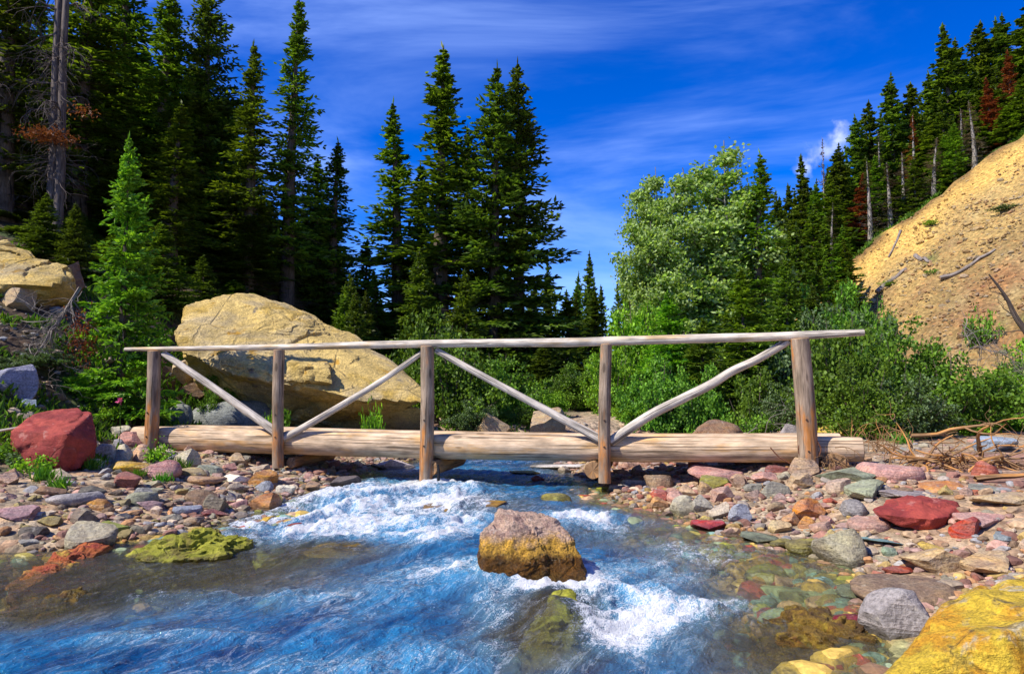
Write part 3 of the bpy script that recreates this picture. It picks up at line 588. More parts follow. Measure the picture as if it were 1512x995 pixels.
wet_rock([(1118, 985, 3.75), (1150, 938, 4.0), (1185, 918, 4.15), (1240, 912, 4.2), (1290, 925, 4.1), (1310, 965, 3.85), (1260, 985, 3.7), (1180, 990, 3.65)], .2, OCHM, 'brown and ochre rough mound of rock awash in the right shallows', 93)
wet_rock([(775, 965, 3.95), (800, 920, 4.2), (820, 888, 4.4), (842, 884, 4.42), (866, 915, 4.25), (882, 950, 4.0), (850, 985, 3.75), (800, 985, 3.75)], .2, MOSSM, 'olive-yellow rock with water pouring over it in front of the mid-stream boulder', 95)
oc = H([(-40, 392, 13.6), (0, 386, 13.7), (58, 380, 14.2), (104, 392, 14.4), (112, 412, 14.2), (76, 422, 13.4), (30, 420, 13.1), (-30, 425, 13.0), (70, 462, 13.9), (10, 470, 13.7), (-40, 475, 13.6), (108, 455, 14.6), (-40, 400, 16), (110, 410, 16), (60, 470, 16)])
oc2 = H([(-30, 362, 14.4), (10, 352, 14.8), (48, 372, 14.9), (56, 392, 14.6), (20, 395, 14.1), (-30, 396, 14), (40, 390, 16), (-30, 380, 16)])
o = make_hull_obj('outcrop', [hull_rock(oc, 5, .10, 61, 1.6, .03), hull_rock(oc2, 5, .10, 63, 1.6, .03)], BIGM); tag(o, 'tan rock outcrop with a dark overhang jutting from the left hillside', 'rock'); LAND.append((-9.5, 14, 1.5, 'tan outcrop'))
for a in [
 # px, py(bottom), w, h, colour, shape, label
 (144, 684, 34, 28, 'cream', 'r', 'cream oval stone propped at the right foot of the red left-bank boulder'),
 (130, 692, 32, 16, 'cream', 'r', 'low cream stone in front of the oval one by the red boulder'),
 (177, 684, 28, 27, 'cream', 'r', 'pinkish cream rounded stone left of the first bridge post'),
 (202, 682, 30, 25, 'tan', 'r', 'yellowish tan stone at the foot of the first bridge post'),
 (194, 660, 40, 22, 'pink', 'r', 'pinkish tan boulder under the left tip of the bridge log'),
 (170, 648, 32, 18, 'cream', 'a', 'cream stone behind the left tip of the bridge log'),
 (170, 664, 18, 16, 'grey', 'r', 'small grey round stone between two cream ones left of the bridge'),
 (174, 697, 58, 18, 'yellow', 's', 'flat yellow-tan slab stone below the cream stones on the left bank'),
 (225, 707, 54, 28, 'pink', 'a', 'pink angular stone in front of the first bridge post'),
 (271, 693, 34, 29, 'cream', 'a', 'cream angular stone under the log right of the first post'),
 (240, 676, 28, 14, 'cream', 's', 'flat cream stone tucked under the log by the first post'),
 (303, 702, 36, 16, 'greygreen', 's', 'grey-green slanting slab in the shade of the bridge'),
 (277, 708, 38, 18, 'tan', 's', 'tan flat stone right of the pink stone on the left bank'),
 (294, 716, 52, 16, 'tan', 's', 'long tan flat stone at the edge of the left side pool'),
 (345, 713, 38, 14, 'white', 'a', 'whitish low stone at the far edge of the left pool'),
 (382, 720, 40, 26, 'orange', 'a', 'orange-tan blocky stone in the sun beside the bridge shadow'),
 (420, 731, 25, 15, 'white', 's', 'small flat-topped whitish stone standing in the left shallows'),
 (402, 745, 28, 15, 'olive', 'r', 'olive-yellow wet stone at the left waters edge'),
 (350, 686, 24, 18, 'tan', 'a', 'tan triangular stone in the shade under the log'),
 (467, 684, 28, 12, 'cream', 'r', 'cream stone right of the second post under the log'),
 (503, 720, 42, 18, 'dark', 'a', 'black wet rock at the left water edge below the bridge'),
 (572, 694, 56, 18, 'white', 'a', 'white wedge-shaped rock with dark side under the bridge log'),
 (183, 722, 36, 24, 'maroon', 'a', 'dark maroon stone left of the pink angular stone'),
 (125, 742, 36, 24, 'dark', 's', 'dark grey tilted stone at the end of the dark slab'),
 (96, 747, 72, 22, 'grey', 's', 'long dark grey tilted slab on the left gravel bar'),
 (203, 746, 42, 22, 'greygreen', 's', 'grey-green slab in the middle of the left gravel bar'),
 (217, 754, 36, 18, 'mauve', 's', 'mauve flat stone in front of the grey-green slab'),
 (290, 747, 44, 26, 'brown', 'a', 'brown block with dark side on the left gravel bar'),
 (134, 753, 40, 18, 'orange', 'r', 'orange-red stone in front of the dark tilted stone'),
 (338, 741, 14, 16, 'grey', 'a', 'small pale grey upright stone near the left pool'),
 (350, 751, 26, 13, 'pink', 'r', 'pink small stone near the left waters edge'),
 (379, 763, 16, 10, 'moss', 'r', 'small mossy stone at the top of the left rapids'),
 (41, 795, 38, 19, 'dark', 'r', 'black wet boulder at the left edge of the water'),
 (68, 780, 36, 16, 'olive', 'r', 'olive-brown stone on the lower left gravel bar'),
 (160, 786, 48, 15, 'moss', 's', 'mossy green flat stone at the left waterline'),
 (6, 716, 30, 24, 'tan', 'a', 'tan stone at the far left below the green plants'),
 (14, 772, 50, 20, 'mauve', 's', 'mauve slab at the far left of the gravel bar'),
 (60, 730, 46, 14, 'brown', 's', 'brown flat slab at the back of the left gravel bar'),
 (268, 760, 36, 16, 'bluegrey', 's', 'blue-grey flat stone at the front of the left gravel bar'),
 (246, 772, 30, 14, 'greygreen', 'a', 'grey-green block near the left rapids edge'),
 (310, 764, 34, 14, 'maroon', 'r', 'maroon wet stone at the left rapids edge'),
 # in the water
 (432, 783, 30, 11, 'red', 'r', 'small rusty red stone in the white water'),
 (490, 824, 94, 15, 'ochre', 'r', 'ochre hump of rock awash left of the mid-stream boulder'),
 (692, 756, 116, 15, 'ochre', 'r', 'ochre rounded rock awash behind the mid-stream boulder'),
 (826, 742, 42, 14, 'olive', 'r', 'olive rock at the right edge of the rapids'),
 (664, 814, 64, 18, 'brown', 'r', 'dark brown wet rock just left of the mid-stream boulder'),
 (835, 694, 95, 12, 'white', 's', 'white flat rock under the bridge at the right water edge'),
 (780, 702, 48, 9, 'yellow', 'r', 'yellow low rock in the water under the bridge'),
 (794, 711, 18, 9, 'red', 'r', 'tiny red stone in the water under the bridge'),
 (1278, 926, 60, 22, 'crimson', 'r', 'wet crimson rock beside the grey round boulder'),
 # right bank
 (1068, 710, 78, 25, 'pink', 's', 'pinkish red slab below the log right of the fourth post'),
 (1152, 698, 32, 12, 'maroon', 's', 'dark red flat stone below the wire loop'),
 (1058, 722, 42, 20, 'olive', 's', 'olive slab in front of the pinkish slab'),
 (1095, 712, 22, 13, 'tan', 'r', 'tan round stone right of the pinkish slab'),
 (1136, 712, 36, 15, 'pink', 'r', 'pinkish tan stone left of the fifth post'),
 (1018, 733, 24, 17, 'tan', 'a', 'tan block near the right water edge'),
 (975, 740, 26, 18, 'red', 'r', 'bright red stone near the right water edge'),
 (1013, 762, 38, 29, 'cream', 'r', 'cream stone with ochre foot at the right waterline'),
 (1039, 757, 28, 25, 'greygreen', 'r', 'grey-green rounded stone next to the cream one'),
 (1069, 767, 34, 27, 'cream', 'r', 'cream rounded stone right of the grey-green one'),
 (1098, 774, 30, 30, 'bluegrey', 'r', 'blue-grey upright stone behind the crimson stone'),
 (1050, 785, 48, 19, 'crimson', 's', 'crimson flat stone in the right shallows'),
 (1086, 784, 20, 11, 'yellow', 'r', 'small yellow stone right of the crimson flat stone'),
 (1116, 726, 28, 12, 'greygreen', 's', 'grey-green chip in the middle of the right gravel'),
 (1263, 712, 86, 21, 'greygreen', 'a', 'long grey-green block at the right end of the bridge'),
 (1292, 737, 68, 26, 'greygreen', 's', 'grey-green slab in front of the long block'),
 (1330, 708, 84, 28, 'pink', 's', 'broad pinkish-brown slab beside the driftwood'),
 (1440, 795, 42, 32, 'red', 'a', 'red-orange stone at the right end of the long red boulder'),
 (1264, 765, 34, 27, 'grey', 'r', 'grey round stone left of the long red boulder'),
 (1203, 767, 42, 32, 'orange', 'r', 'orange stone on the right gravel'),
 (1196, 780, 24, 18, 'orange', 'r', 'small orange stone in front of the larger orange one'),
 (1293, 785, 54, 22, 'pink', 's', 'pale pink flat stone in front of the grey round one'),
 (1220, 786, 34, 18, 'pink', 'r', 'pale pink round stone near the right waterline'),
 (1355, 740, 72, 15, 'grey', 's', 'grey flat slab behind the long red boulder'),
 (1470, 780, 84, 22, 'pink', 's', 'pink broad slab right of the long red boulder'),
 (1493, 800, 44, 15, 'bluegrey', 's', 'blue-grey slab at the right edge of the photo'),
 (1127, 803, 54, 17, 'green', 's', 'green slab at the water edge of the right bank'),
 (1159, 812, 38, 18, 'olive', 'r', 'olive wet stone between the green slab and the larger olive stone'),
 (1200, 820, 50, 26, 'olive', 'r', 'larger olive-yellow wet stone at the right waterline'),
 (1244, 808, 28, 17, 'moss', 'r', 'bright mossy stone in the right shallows'),
 (1320, 806, 66, 10, 'teal', 's', 'teal flat stone awash below the long red boulder'),
 (1320, 822, 24, 15, 'green', 'a', 'small green stone below the teal flat one'),
 (1398, 847, 112, 50, 'tan', 'a', 'big tan boulder with pale veins below the long red boulder'),
 (1488, 850, 95, 34, 'tan', 's', 'tan slab at the right edge above the yellow boulder'),
 (1362, 892, 135, 44, 'brown', 's', 'brown veined slab left of the yellow corner boulder'),
 (1345, 945, 98, 78, 'grey', 'r', 'grey-pink rounded boulder left of the yellow corner boulder'),
 (1273, 882, 62, 14, 'green', 's', 'green flat stone under the right shallows'),
 (1337, 848, 40, 12, 'red', 's', 'red flat stone left of the big tan boulder'),
 (1500, 748, 70, 22, 'tan', 's', 'tan flat slab at the far right behind the pink slab'),
 (1477, 728, 66, 14, 'greygreen', 's', 'grey-green slab in front of the driftwood tangle'),
 (1400, 722, 60, 12, 'orange', 's', 'orange-tan slab in front of the driftwood'),
 (940, 720, 40, 14, 'grey', 's', 'grey low slab right of the fourth post'),
 # beyond the bridge
 (722, 648, 50, 34, 'tan', 'a', 'tan wedge-shaped rock behind the middle of the bridge'),
 (803, 650, 58, 40, 'tan', 'a', 'yellow-tan boulder behind the bridge left of the path'),
 (1068, 643, 68, 26, 'brown', 'r', 'brown rounded boulder behind the log in front of the firs'),
 (1257, 648, 84, 24, 'yellow', 'r', 'pale yellow low boulder behind the right end of the log'),
 (942, 596, 34, 20, 'grey', 'a', 'pale grey stone at the top of the path'),
 (905, 600, 30, 14, 'tan', 's', 'tan flat stone beside the path'),
 (1170, 646, 30, 20, 'grey', 'a', 'grey stone behind the fifth post'),
 (1290, 640, 22, 16, 'grey', 'a', 'small grey stone under the right-hand bushes'),
 (985, 640, 40, 18, 'grey', 'a', 'grey stone behind the log right of the fourth post'),
 (265, 567, 40, 34, 'tan', 'a', 'tan block stacked against the left side of the huge boulder'),
 (280, 590, 44, 26, 'brown', 'a', 'brown block below the tan one beside the huge boulder'),
 (325, 640, 130, 44, 'grey', 's', 'striped grey slab leaning below the huge boulder'),
 (255, 625, 36, 28, 'grey', 'r', 'grey stone behind the first post'),
 (95, 440, 40, 50, 'brown', 'a', 'brown block at the right end of the left outcrop'),
 (15, 455, 50, 26, 'tan', 'a', 'tan stone under the left outcrop'),
 (10, 580, 50, 40, 'bluegrey', 's', 'blue-grey slab half buried at the left edge of the hillside'),
 (38, 605, 22, 16, 'bluegrey', 'a', 'small blue-grey stone above the red left-bank boulder'),
 (1500, 605, 40, 34, 'tan', 'a', 'tan boulder among the bushes at the right edge'),
 (1490, 668, 60, 24, 'bluegrey', 's', 'pale blue-grey slab in the side channel at the right edge'),
]:
    rockpx(*a)
# ------------------------------------------------------------------ loose stones along the shores
SZ = ['small', 'fist-sized', 'larger']
cnt = 0; tries = 0; used_labels = {}
pal_l = ['mauve', 'brown', 'greygreen', 'grey', 'tan', 'maroon', 'pink', 'cream', 'bluegrey', 'dark', 'orange', 'olive']
pal_r = ['pink', 'red', 'maroon', 'tan', 'cream', 'orange', 'greygreen', 'grey', 'bluegrey', 'mauve', 'yellow', 'brown', 'pink', 'tan']
SHN = {'r': 'rounded', 'a': 'angular', 's': 'flat'}
rs.seed(77); loose = []
while cnt < 240 and tries < 9000:
    tries += 1
    y = rs.uniform(5.0, 11.5) if rs.random() < .8 else rs.uniform(5.5, 8.5); xl, xr = [float(q) for q in shores(np.array([y]))]
    left = rs.random() < .45
    d = abs(rs.gauss(0, 1.5)) - .12
    x = xl - d if left else xr + d
    if y < 6 and left: continue
    if abs(x) / y > .74: continue
    w = min(.42, max(.075, rs.lognormvariate(-1.8, .48)))
    if any((x - a) ** 2 + (y - b) ** 2 < (c * .85 + w * .42) ** 2 for a, b, c in PLACED): continue
    col = rs.choice(pal_l if left else pal_r); sh = rs.choice('raaas' if not left else 'aasss')
    z = Tz(x, y); h = w * (rs.uniform(.45, .75) if sh != 's' else rs.uniform(.2, .38))
    o = place_rock((x, y, z - h * .12), w, h, col, sh, None, rs.uniform(.65, .95), .25)
    gy_ = rs.uniform(.15, .5); o.color = tuple(v * (1 - gy_) + g_ * gy_ for v, g_ in zip(o.color[:3], (.36, .27, .17))) + (1,); PLACED.append((x, y, w * .5)); cnt += 1
    ds = sorted(LAND, key=lambda q: (q[0] - x) ** 2 + (q[1] - y) ** 2)[:2]
    def where(q):
        dx, dy = x - q[0], y - q[1]
        return ('right of' if dx > 0 else 'left of') if abs(dx) > abs(dy) else ('behind' if dy > 0 else 'in front of')
    size = SZ[0] if w < .12 else SZ[1] if w < .19 else SZ[2]
    loose.append((o, f"{size} {CN[col]} {SHN[sh]} stone", where(ds[0]), ds[0][3], left))
import re
def short(l):
    l = re.split(r' (at|in|on|under|below|behind|beside|near|with|right of|left of|next to|between|propped|breaking|awash|standing|filling|lying|tucked|just|stacked|leaning|jutting|among|half) ', ' ' + l + ' ')[0].strip()
    return l
for o, what, wh, lm, left in loose:
    lab = f"{what} {wh} the {short(lm)} on the {'left' if left else 'right'} gravel"
    if len(lab.split()) > 16: lab = f"{what} {wh} the {short(lm)}"
    used_labels.setdefault(lab, []).append(o)
for lab, os_ in used_labels.items():
    for o in os_: tag(o, lab, 'stone', 'loose stones on the left gravel bar' if 'left gravel' in lab else 'loose stones on the stream banks')
    if len(os_) > 1:
        for o in os_: o['group'] = lab
# gravel between the stones
def scatter_pebbles(name, pts, sizes, cols, mat, sub=1, seed=0, flat=.6):
    rng = np.random.default_rng(seed); protos = []
    for k in range(6):
        V, Fc = ico(sub); ns = rng.normal(size=(6, 3)); ns /= np.linalg.norm(ns, axis=1)[:, None]
        for n in ns:
            e = V @ n - rng.uniform(.45, .8); V = V - np.where(e > 0, e, 0)[:, None] * n
        protos.append(V * np.array([1, .8, flat]))
    VV = []; FF = []; CC = []; nb = 0
    for k in range(len(pts)):
        V = protos[k % 6]; a, b = rng.uniform(0, 6.28), rng.uniform(-.5, .5); ca, sa, cb, sb = math.cos(a), math.sin(a), math.cos(b), math.sin(b)
        Rm = np.array([[ca, -sa, 0], [sa, ca, 0], [0, 0, 1]]) @ np.array([[1, 0, 0], [0, cb, -sb], [0, sb, cb]])
        VV.append((V * sizes[k]) @ Rm.T + pts[k]); FF.append(Fc + nb); nb += len(V); CC.append(np.repeat(cols[k][None], len(V), 0))
    me = npmesh(name, np.concatenate(VV), np.concatenate(FF), False); addcol(me, 'tint', np.concatenate(CC)); o = link(name, me, mat); o['kind'] = 'stuff'; return o
s = N('gravel'); a_ = s.n('VertexColor', layer_name='tint').outputs[0]; g_ = s.n('NewGeometry').outputs['Position']
z_ = s.n('SeparateXYZ'); s.put(z_.inputs[0], g_); w_ = s.step(z_.outputs[2], .06, .02)
c_ = s.mix(1, a_, s.ramp(s.noise(g_, 30, 5, .65), [(.3, .6), (.7, 1.3)]), 'MULTIPLY'); c_ = s.mix(s.math('MULTIPLY', w_, .3), c_, (.16, .10, .03))
MG = s.end(s.pbr(c_, s.math('SUBTRACT', .85, s.math('MULTIPLY', w_, .5)), .3, s.bump(s.noise(g_, 22, 5), .5, .02)))
rng = np.random.default_rng(9); n = 11000
y = rng.uniform(4.2, 13, n); y = np.where(rng.random(n) < .12, rng.uniform(13, 22, n), y); xl, xr = shores(y); left = rng.random(n) < .47
d = rng.exponential(1.5, n) - .5; x = np.where(left, xl - d, xr + d); k = (np.abs(x) / y < .8) & ~(left & (y < 5.9)); x, y, left = x[k], y[k], left[k]
PC = np.array([C_[q] for q in pal_l]); PR = np.array([C_[q] for q in pal_r]); n = len(x)
cols = np.where(left[:, None], PC[rng.integers(0, len(PC), n)], PR[rng.integers(0, len(PR), n)]) * .6 + np.array([.36, .26, .16]) * .4
cols = cols * rng.uniform(.6, 1.2, (n, 1)); sz = np.clip(rng.lognormal(-3.4, .5, n), .012, .085)
scatter_pebbles('gravel', np.stack([x, y, T(x, y) + sz * .15], 1), sz, cols, MG, 2, 4)
# cobbles on the bed seen through the shallows
n = 3500; y = rng.uniform(2.6, 10, n); xl, xr = shores(y); d = rng.exponential(.7, n); left = rng.random(n) < .5; x = np.where(left, xl + d, xr - d)
cp = np.array([C_[q] for q in ['olive', 'ochre', 'moss', 'brown', 'red', 'green', 'yellow', 'teal', 'tan']]); sz = np.clip(rng.lognormal(-2.5, .4, n), .03, .2)
scatter_pebbles('stream_cobbles', np.stack([x, y, np.minimum(T(x, y) + sz * .2, -.02 - sz * .3)], 1), sz, cp[rng.integers(0, len(cp), n)] * rng.uniform(1.0, 1.9, (n, 1)), MG, 2, 6, .5)
# loose rock on the scree slope
n = 9000; y = rng.uniform(27, 39.6, n); x = rng.uniform(10, 31, n); p1 = .81 * x + .339 * y - 21.0; k = p1 > .5; x, y = x[k], y[k]; n = len(x)
cp = np.array([(.36, .25, .14), (.44, .36, .25), (.24, .14, .08), (.48, .33, .13), (.22, .20, .17), (.33, .15, .09)]); sz = np.clip(rng.lognormal(-2.75, .5, n), .03, .3) * np.where((40 - y) < 3.2, .6, 1)
scatter_pebbles('scree', np.stack([x, y, T(x, y) + sz * .1], 1), sz, cp[rng.integers(0, 6, n)] * .45 * rng.uniform(.7, 1.15, (n, 1)) + ground_colour(x, y, x) * .55, MG, 1, 8)
n = 1500; y = rng.uniform(9, 16, n); x = -rng.uniform(4.6, 12.5, n); sz = np.clip(rng.lognormal(-3, .6, n), .02, .2); cp = np.array([(.26, .20, .14), (.36, .29, .2), (.16, .12, .09), (.2, .2, .2)])
scatter_pebbles('hillside_rubble', np.stack([x, y, T(x, y) + sz * .1], 1), sz, cp[rng.integers(0, 4, n)] * rng.uniform(.7, 1.2, (n, 1)), MG, 1, 12)
# ------------------------------------------------------------------ vegetation makers
def unit(v): return v / (np.linalg.norm(v, axis=-1, keepdims=True) + 1e-9)
def blades(base, dirn, length, width, rng, cross=True):
    """kite-shaped leaf quads from base along dirn"""
    n = len(base); out = []
    r = rng.normal(size=(n, 3)); s1 = unit(np.cross(dirn, r)); s2 = np.cross(unit(dirn), s1)
    for s_ in ((s1, s2) if cross else (s1,)):
        m = base + dirn * (length * .45)[:, None]
        out.append(np.stack([base, m + s_ * width[:, None], base + dirn * length[:, None], m - s_ * width[:, None]], 1))
    return np.concatenate(out)
def quads_mesh(name, Q): 
    Q = Q.reshape(-1, 3); return npmesh(name, Q, np.arange(len(Q)).reshape(-1, 4), False)

def conifer(seed, H, Rb, base=.06, spacing=.34, nb=(5, 8), droop=.22, up=.12, taper=.85, tw=.12, wid=.034, sec=.17, gap=.1, dead=26, belly=.2, ragged=.25):
    rng = np.random.default_rng(seed); Q = []; tr = MB()
    bend = rng.normal(0, .012, 2) * H
    ax = lambda z: np.array([bend[0] * (z / H) ** 2, bend[1] * (z / H) ** 2, z])
    zs = np.linspace(-.3, H * .99, 26); tr.tube([ax(z) if z > 0 else np.array([0, 0, z]) for z in zs], np.interp(zs, [-.3, .15, H * .5, H], [H * .019, H * .0145, H * .008, .008]), 8, False, .08, seed)
    z = H * base; ph = rng.uniform(0, 6.28); lean = rng.uniform(0, 6.28)
    lump = rng.uniform(0, 10)
    while z < H * .985:
        t = z / H; Rz = Rb * (1 - t) ** taper * min(1., (t - base + belly) / max(belly, 1e-3) * .55 + .45) + .02
        Rz *= 1 + ragged * .8 * math.sin(lump + z * 2.1) * (1 - t) * .5
        for k in range(rng.integers(*nb)):
            if rng.random() < gap * (1 if t < .85 else .3) or (t > .9 and k > 3): continue
            a = ph + rng.uniform(0, 6.28); L = Rz * rng.uniform(1 - ragged * 1.6, 1.12) * (1 + .12 * math.cos(a - lean)); 
            if L < .05: L = .05
            el = np.interp(t, [0, .5, 1], [-.02, .15, .75]) + rng.normal(0, .07); dr = droop * (1 - t) * rng.uniform(.7, 1.3)
            hd = np.array([math.cos(a), math.sin(a), 0]); pd = np.array([-hd[1], hd[0], 0]); zb = z + rng.uniform(-.5, .5) * spacing * (1 - t * .6)
            n = max(4, int(L / tw)); s_ = (np.arange(n) + rng.uniform(0, 1, n)) / n; s_ = s_ * .92 + .06
            fs = lambda q: ax(zb)[None] + hd[None] * (L * q)[:, None] + np.array([0, 0, 1.])[None] * (L * (el * q - dr * q ** 1.6 * 1.6 + up * q ** 3))[:, None]
            pos = fs(s_); axd = unit(fs(s_ + .02) - pos)
            for sd in (-1, 1):
                l = (L * .40 * (1 - s_) ** .75 * np.minimum(1, s_ * 3 + .25) + min(.09, .22 * L)) * rng.uniform(.65, 1.2, n); l = np.minimum(l, .62)
                th = rng.uniform(.7, 1.1, n); d0 = unit(axd * np.cos(th)[:, None] + sd * pd[None] * np.sin(th)[:, None] + np.array([0, 0, 1.])[None] * rng.uniform(-.38, .12, n)[:, None])
                ns = np.maximum(1, np.ceil(l / sec).astype(int)); mx = ns.max()
                for q in range(mx):
                    ok = ns > q; 
                    if not ok.any(): break
                    st = pos[ok] + d0[ok] * (l[ok] * q / ns[ok])[:, None]; dd = unit(d0[ok] + rng.normal(0, .28, (ok.sum(), 3)))
                    Q.append(blades(st, dd, l[ok] / ns[ok] * 1.35, np.full(ok.sum(), wid) * rng.uniform(.7, 1.3, ok.sum()), rng))
            # along the branch itself
            m = max(2, int(L / sec)); q = np.arange(m) / m; st = fs(q * .95 + .04); dd = unit(fs(q * .95 + .14) - st + rng.normal(0, .05, (m, 3)))
            Q.append(blades(st, dd, np.full(m, L / m * 1.4 + .03), np.full(m, wid * 1.1), rng))
            if L > .5: 
                qq = np.linspace(0, .8, 5); tr.tube(fs(qq), np.linspace(.011 + L * .006, .004, 5), 4, False)
        z += spacing * (1 - t * .62) * rng.uniform(.75, 1.25)
    b = np.array([ax(H * q_) for q_ in (.93, .95, .97, .985)]); Q.append(blades(b, unit(np.array([[0, 0, 1.]] * 4) + rng.normal(0, .08, (4, 3))), np.array([.04, .035, .035, .035]) * H, np.full(4, wid * .55), rng))
    for k in range(dead):   # bare grey twigs low on the stem
        zz = rng.uniform(.02, base + .3) * H; a = rng.uniform(0, 6.28); L = Rb * rng.uniform(.25, .8); hd = np.array([math.cos(a), math.sin(a), rng.uniform(-.35, .1)])
        p0 = ax(zz); p1 = p0 + hd * L * .6; p2 = p0 + hd * L + np.array([0, 0, -.12 * L]); tr.tube([p0, p1, p2], [.012, .008, .003], 4, False)
        for q in range(3):
            st = p0 + (p2 - p0) * rng.uniform(.3, .95); tr.tube([st, st + rng.normal(0, .35, 3) * L * .5], [.005, .002], 3, False)
    return tr, quads_mesh('crown', np.concatenate(Q))

def curve_branch(mb, rng, p, d, L, r, depth, kids=(3, 5), wob=.25, grav=0., tips=None, seg=5):
    n = 6; pts = [p]; dd = unit(np.array(d, float))
    for k in range(n): dd = unit(dd + rng.normal(0, wob / n * 2, 3) + np.array([0, 0, grav / n])); pts.append(pts[-1] + dd * L / n)
    mb.tube(pts, np.linspace(r, r * .35, n + 1), seg if depth > 0 else 4, False)
    if tips is not None and depth <= 1: tips.append((pts[-1], dd)); tips.append((pts[-3], dd))
    if depth > 0:
        for k in range(rng.integers(*kids)):
            i_ = rng.integers(1, n + 1); ax_ = unit(rng.normal(size=3)); nd = unit(dd * rng.uniform(.4, .9) + np.cross(dd, ax_) * rng.uniform(.5, 1.))
            curve_branch(mb, rng, pts[i_], nd, L * rng.uniform(.4, .7), r * (.62 - .3 * i_ / n), depth - 1, kids, wob, grav, tips, seg)

def broadleaf(seed, H, Rx, n_leaf, leaf, shape='tree', nstem=1, clump=.28, stemr=.06):
    rng = np.random.default_rng(seed); tr = MB(); C = []
    if shape == 'tree':
        for k in range(nstem):
            x0 = rng.normal(0, .12 * (nstem > 1), 2) * Rx; top = np.array([rng.normal(0, .5 if k else .1) * Rx, rng.normal(0, .4 if k else .1) * Rx, H * rng.uniform(.6, .9) if k else H * .95])
            zs = np.linspace(0, 1, 14); line = np.array([[x0[0] + (top[0] - x0[0]) * q + .05 * Rx * math.sin(q * 6 + k), x0[1] + (top[1] - x0[1]) * q, -.2 + (top[2] + .2) * q] for q in zs])
            tr.tube(line, np.linspace(stemr, .012, 14), 8, False, .08, seed + k)
            for q in np.linspace(.14, .99, 40):
                i_ = q * 13; b = line[int(i_)]; a = rng.uniform(0, 6.28); prof = Rx * (math.sin(math.pi * min(1, (q * .80 + .13))) ** .75) * rng.uniform(.3, 1.0) * (.8 if nstem > 1 else 1) * (1 if q < .85 else .45)
                if rng.random() < .1: continue
                e = b + np.array([math.cos(a) * prof, math.sin(a) * prof, prof * rng.uniform(.2, .8)]); e[2] = min(e[2], top[2] + .1)
                mid = (b + e) / 2 + np.array([0, 0, -.08 * prof]); tr.tube([b, mid, e], [.02 + .012 * prof, .015, .005], 5, False)
                for w in np.linspace(.35, 1.05, 5): C.append(b + (e - b) * w + rng.normal(0, .12, 3) * (.4 + prof * .25))
    else:
        for k in range(nstem):
            a = rng.uniform(0, 6.28); rr = math.sqrt(rng.random()) * Rx; hz = H * (1 - .6 * (rr / Rx) ** 2) * rng.uniform(.6, 1.05)
            b = np.array([math.cos(a) * rr * .25, math.sin(a) * rr * .25, -.05]); e = np.array([math.cos(a) * rr, math.sin(a) * rr, hz]); mid = b + (e - b) * .5 + np.array([0, 0, hz * .12])
            tr.tube([b, mid, e], [stemr * .4, stemr * .28, .004], 5, False)
            for w in rng.uniform(.25, 1.04, 7): C.append(b + (e - b) * w + np.array([0, 0, hz * .2 * w * (1 - w)]) + rng.normal(0, .09, 3) * H * .6)
    C = np.array(C); idx = rng.integers(0, len(C), n_leaf); p = C[idx] + np.clip(rng.normal(0, 1, (n_leaf, 3)), -1.7, 1.7) * clump * rng.uniform(.4, 1., (n_leaf, 1)) * np.array([1, 1, .8]); p[:, 2] = np.maximum(p[:, 2], .02)
    d = unit(rng.normal(size=(n_leaf, 3)) + np.array([0, 0, -.1])); return tr, quads_mesh('crown', blades(p, d, leaf * rng.uniform(.7, 1.4, n_leaf), leaf * .42 * rng.uniform(.8, 1.2, n_leaf), rng, False))

PROTO = {}
def proto(key, gen, trunk_m, H, Rr):
    tr, cr = gen; o = tr.build('trunk_proto', [trunk_m, trunk_m]); tm = o.data; bpy.data.objects.remove(o); PROTO[key] = (tm, cr, H, Rr, {})
def plant_tree(key, x, y, H, Rw, mat, name, label, cat='tree', group=None, rz=None, part='crown', trunk=None, sink=.05):
    tm, cr, H0, R0, cache = PROTO[key]
    e = empty(name, (x, y, Tz(x, y) - sink), label, cat, group); e.scale = (Rw / R0, Rw / R0, H / H0); e.rotation_euler = (0, 0, rs.uniform(0, 6.28) if rz is None else rz)
    t = bpy.data.objects.new('trunk' if part == 'crown' else 'stems', tm); COL.objects.link(t); t.parent = e
    if trunk:
        k2 = trunk.name + '_t'
        if k2 not in cache: c = tm.copy(); c.materials.clear(); c.materials.append(trunk); c.materials.append(trunk); cache[k2] = c
        t.data = cache[k2]
    if mat.name not in cache: c = cr.copy(); c.materials.clear(); c.materials.append(mat); cache[mat.name] = c
    o = bpy.data.objects.new(part, cache[mat.name]); COL.objects.link(o); o.parent = e
    return e
def tree_px(key, px, pytop, Yd, Rpx, mat, name, label, **kw):
    x = (px - 756) / F * Yd * 1.0; z = P(px, pytop, Yd); H = z[2] - Tz(z[0], Yd) + .05
    return plant_tree(key, z[0], Yd, max(H, .3), Rpx * (1.3 if key[:2] in ('sp', 'fi', 'fa') else 1.12 if key[:2] in ('yo', 'sh') else 1) * Yd / F, mat, name, label, **kw)

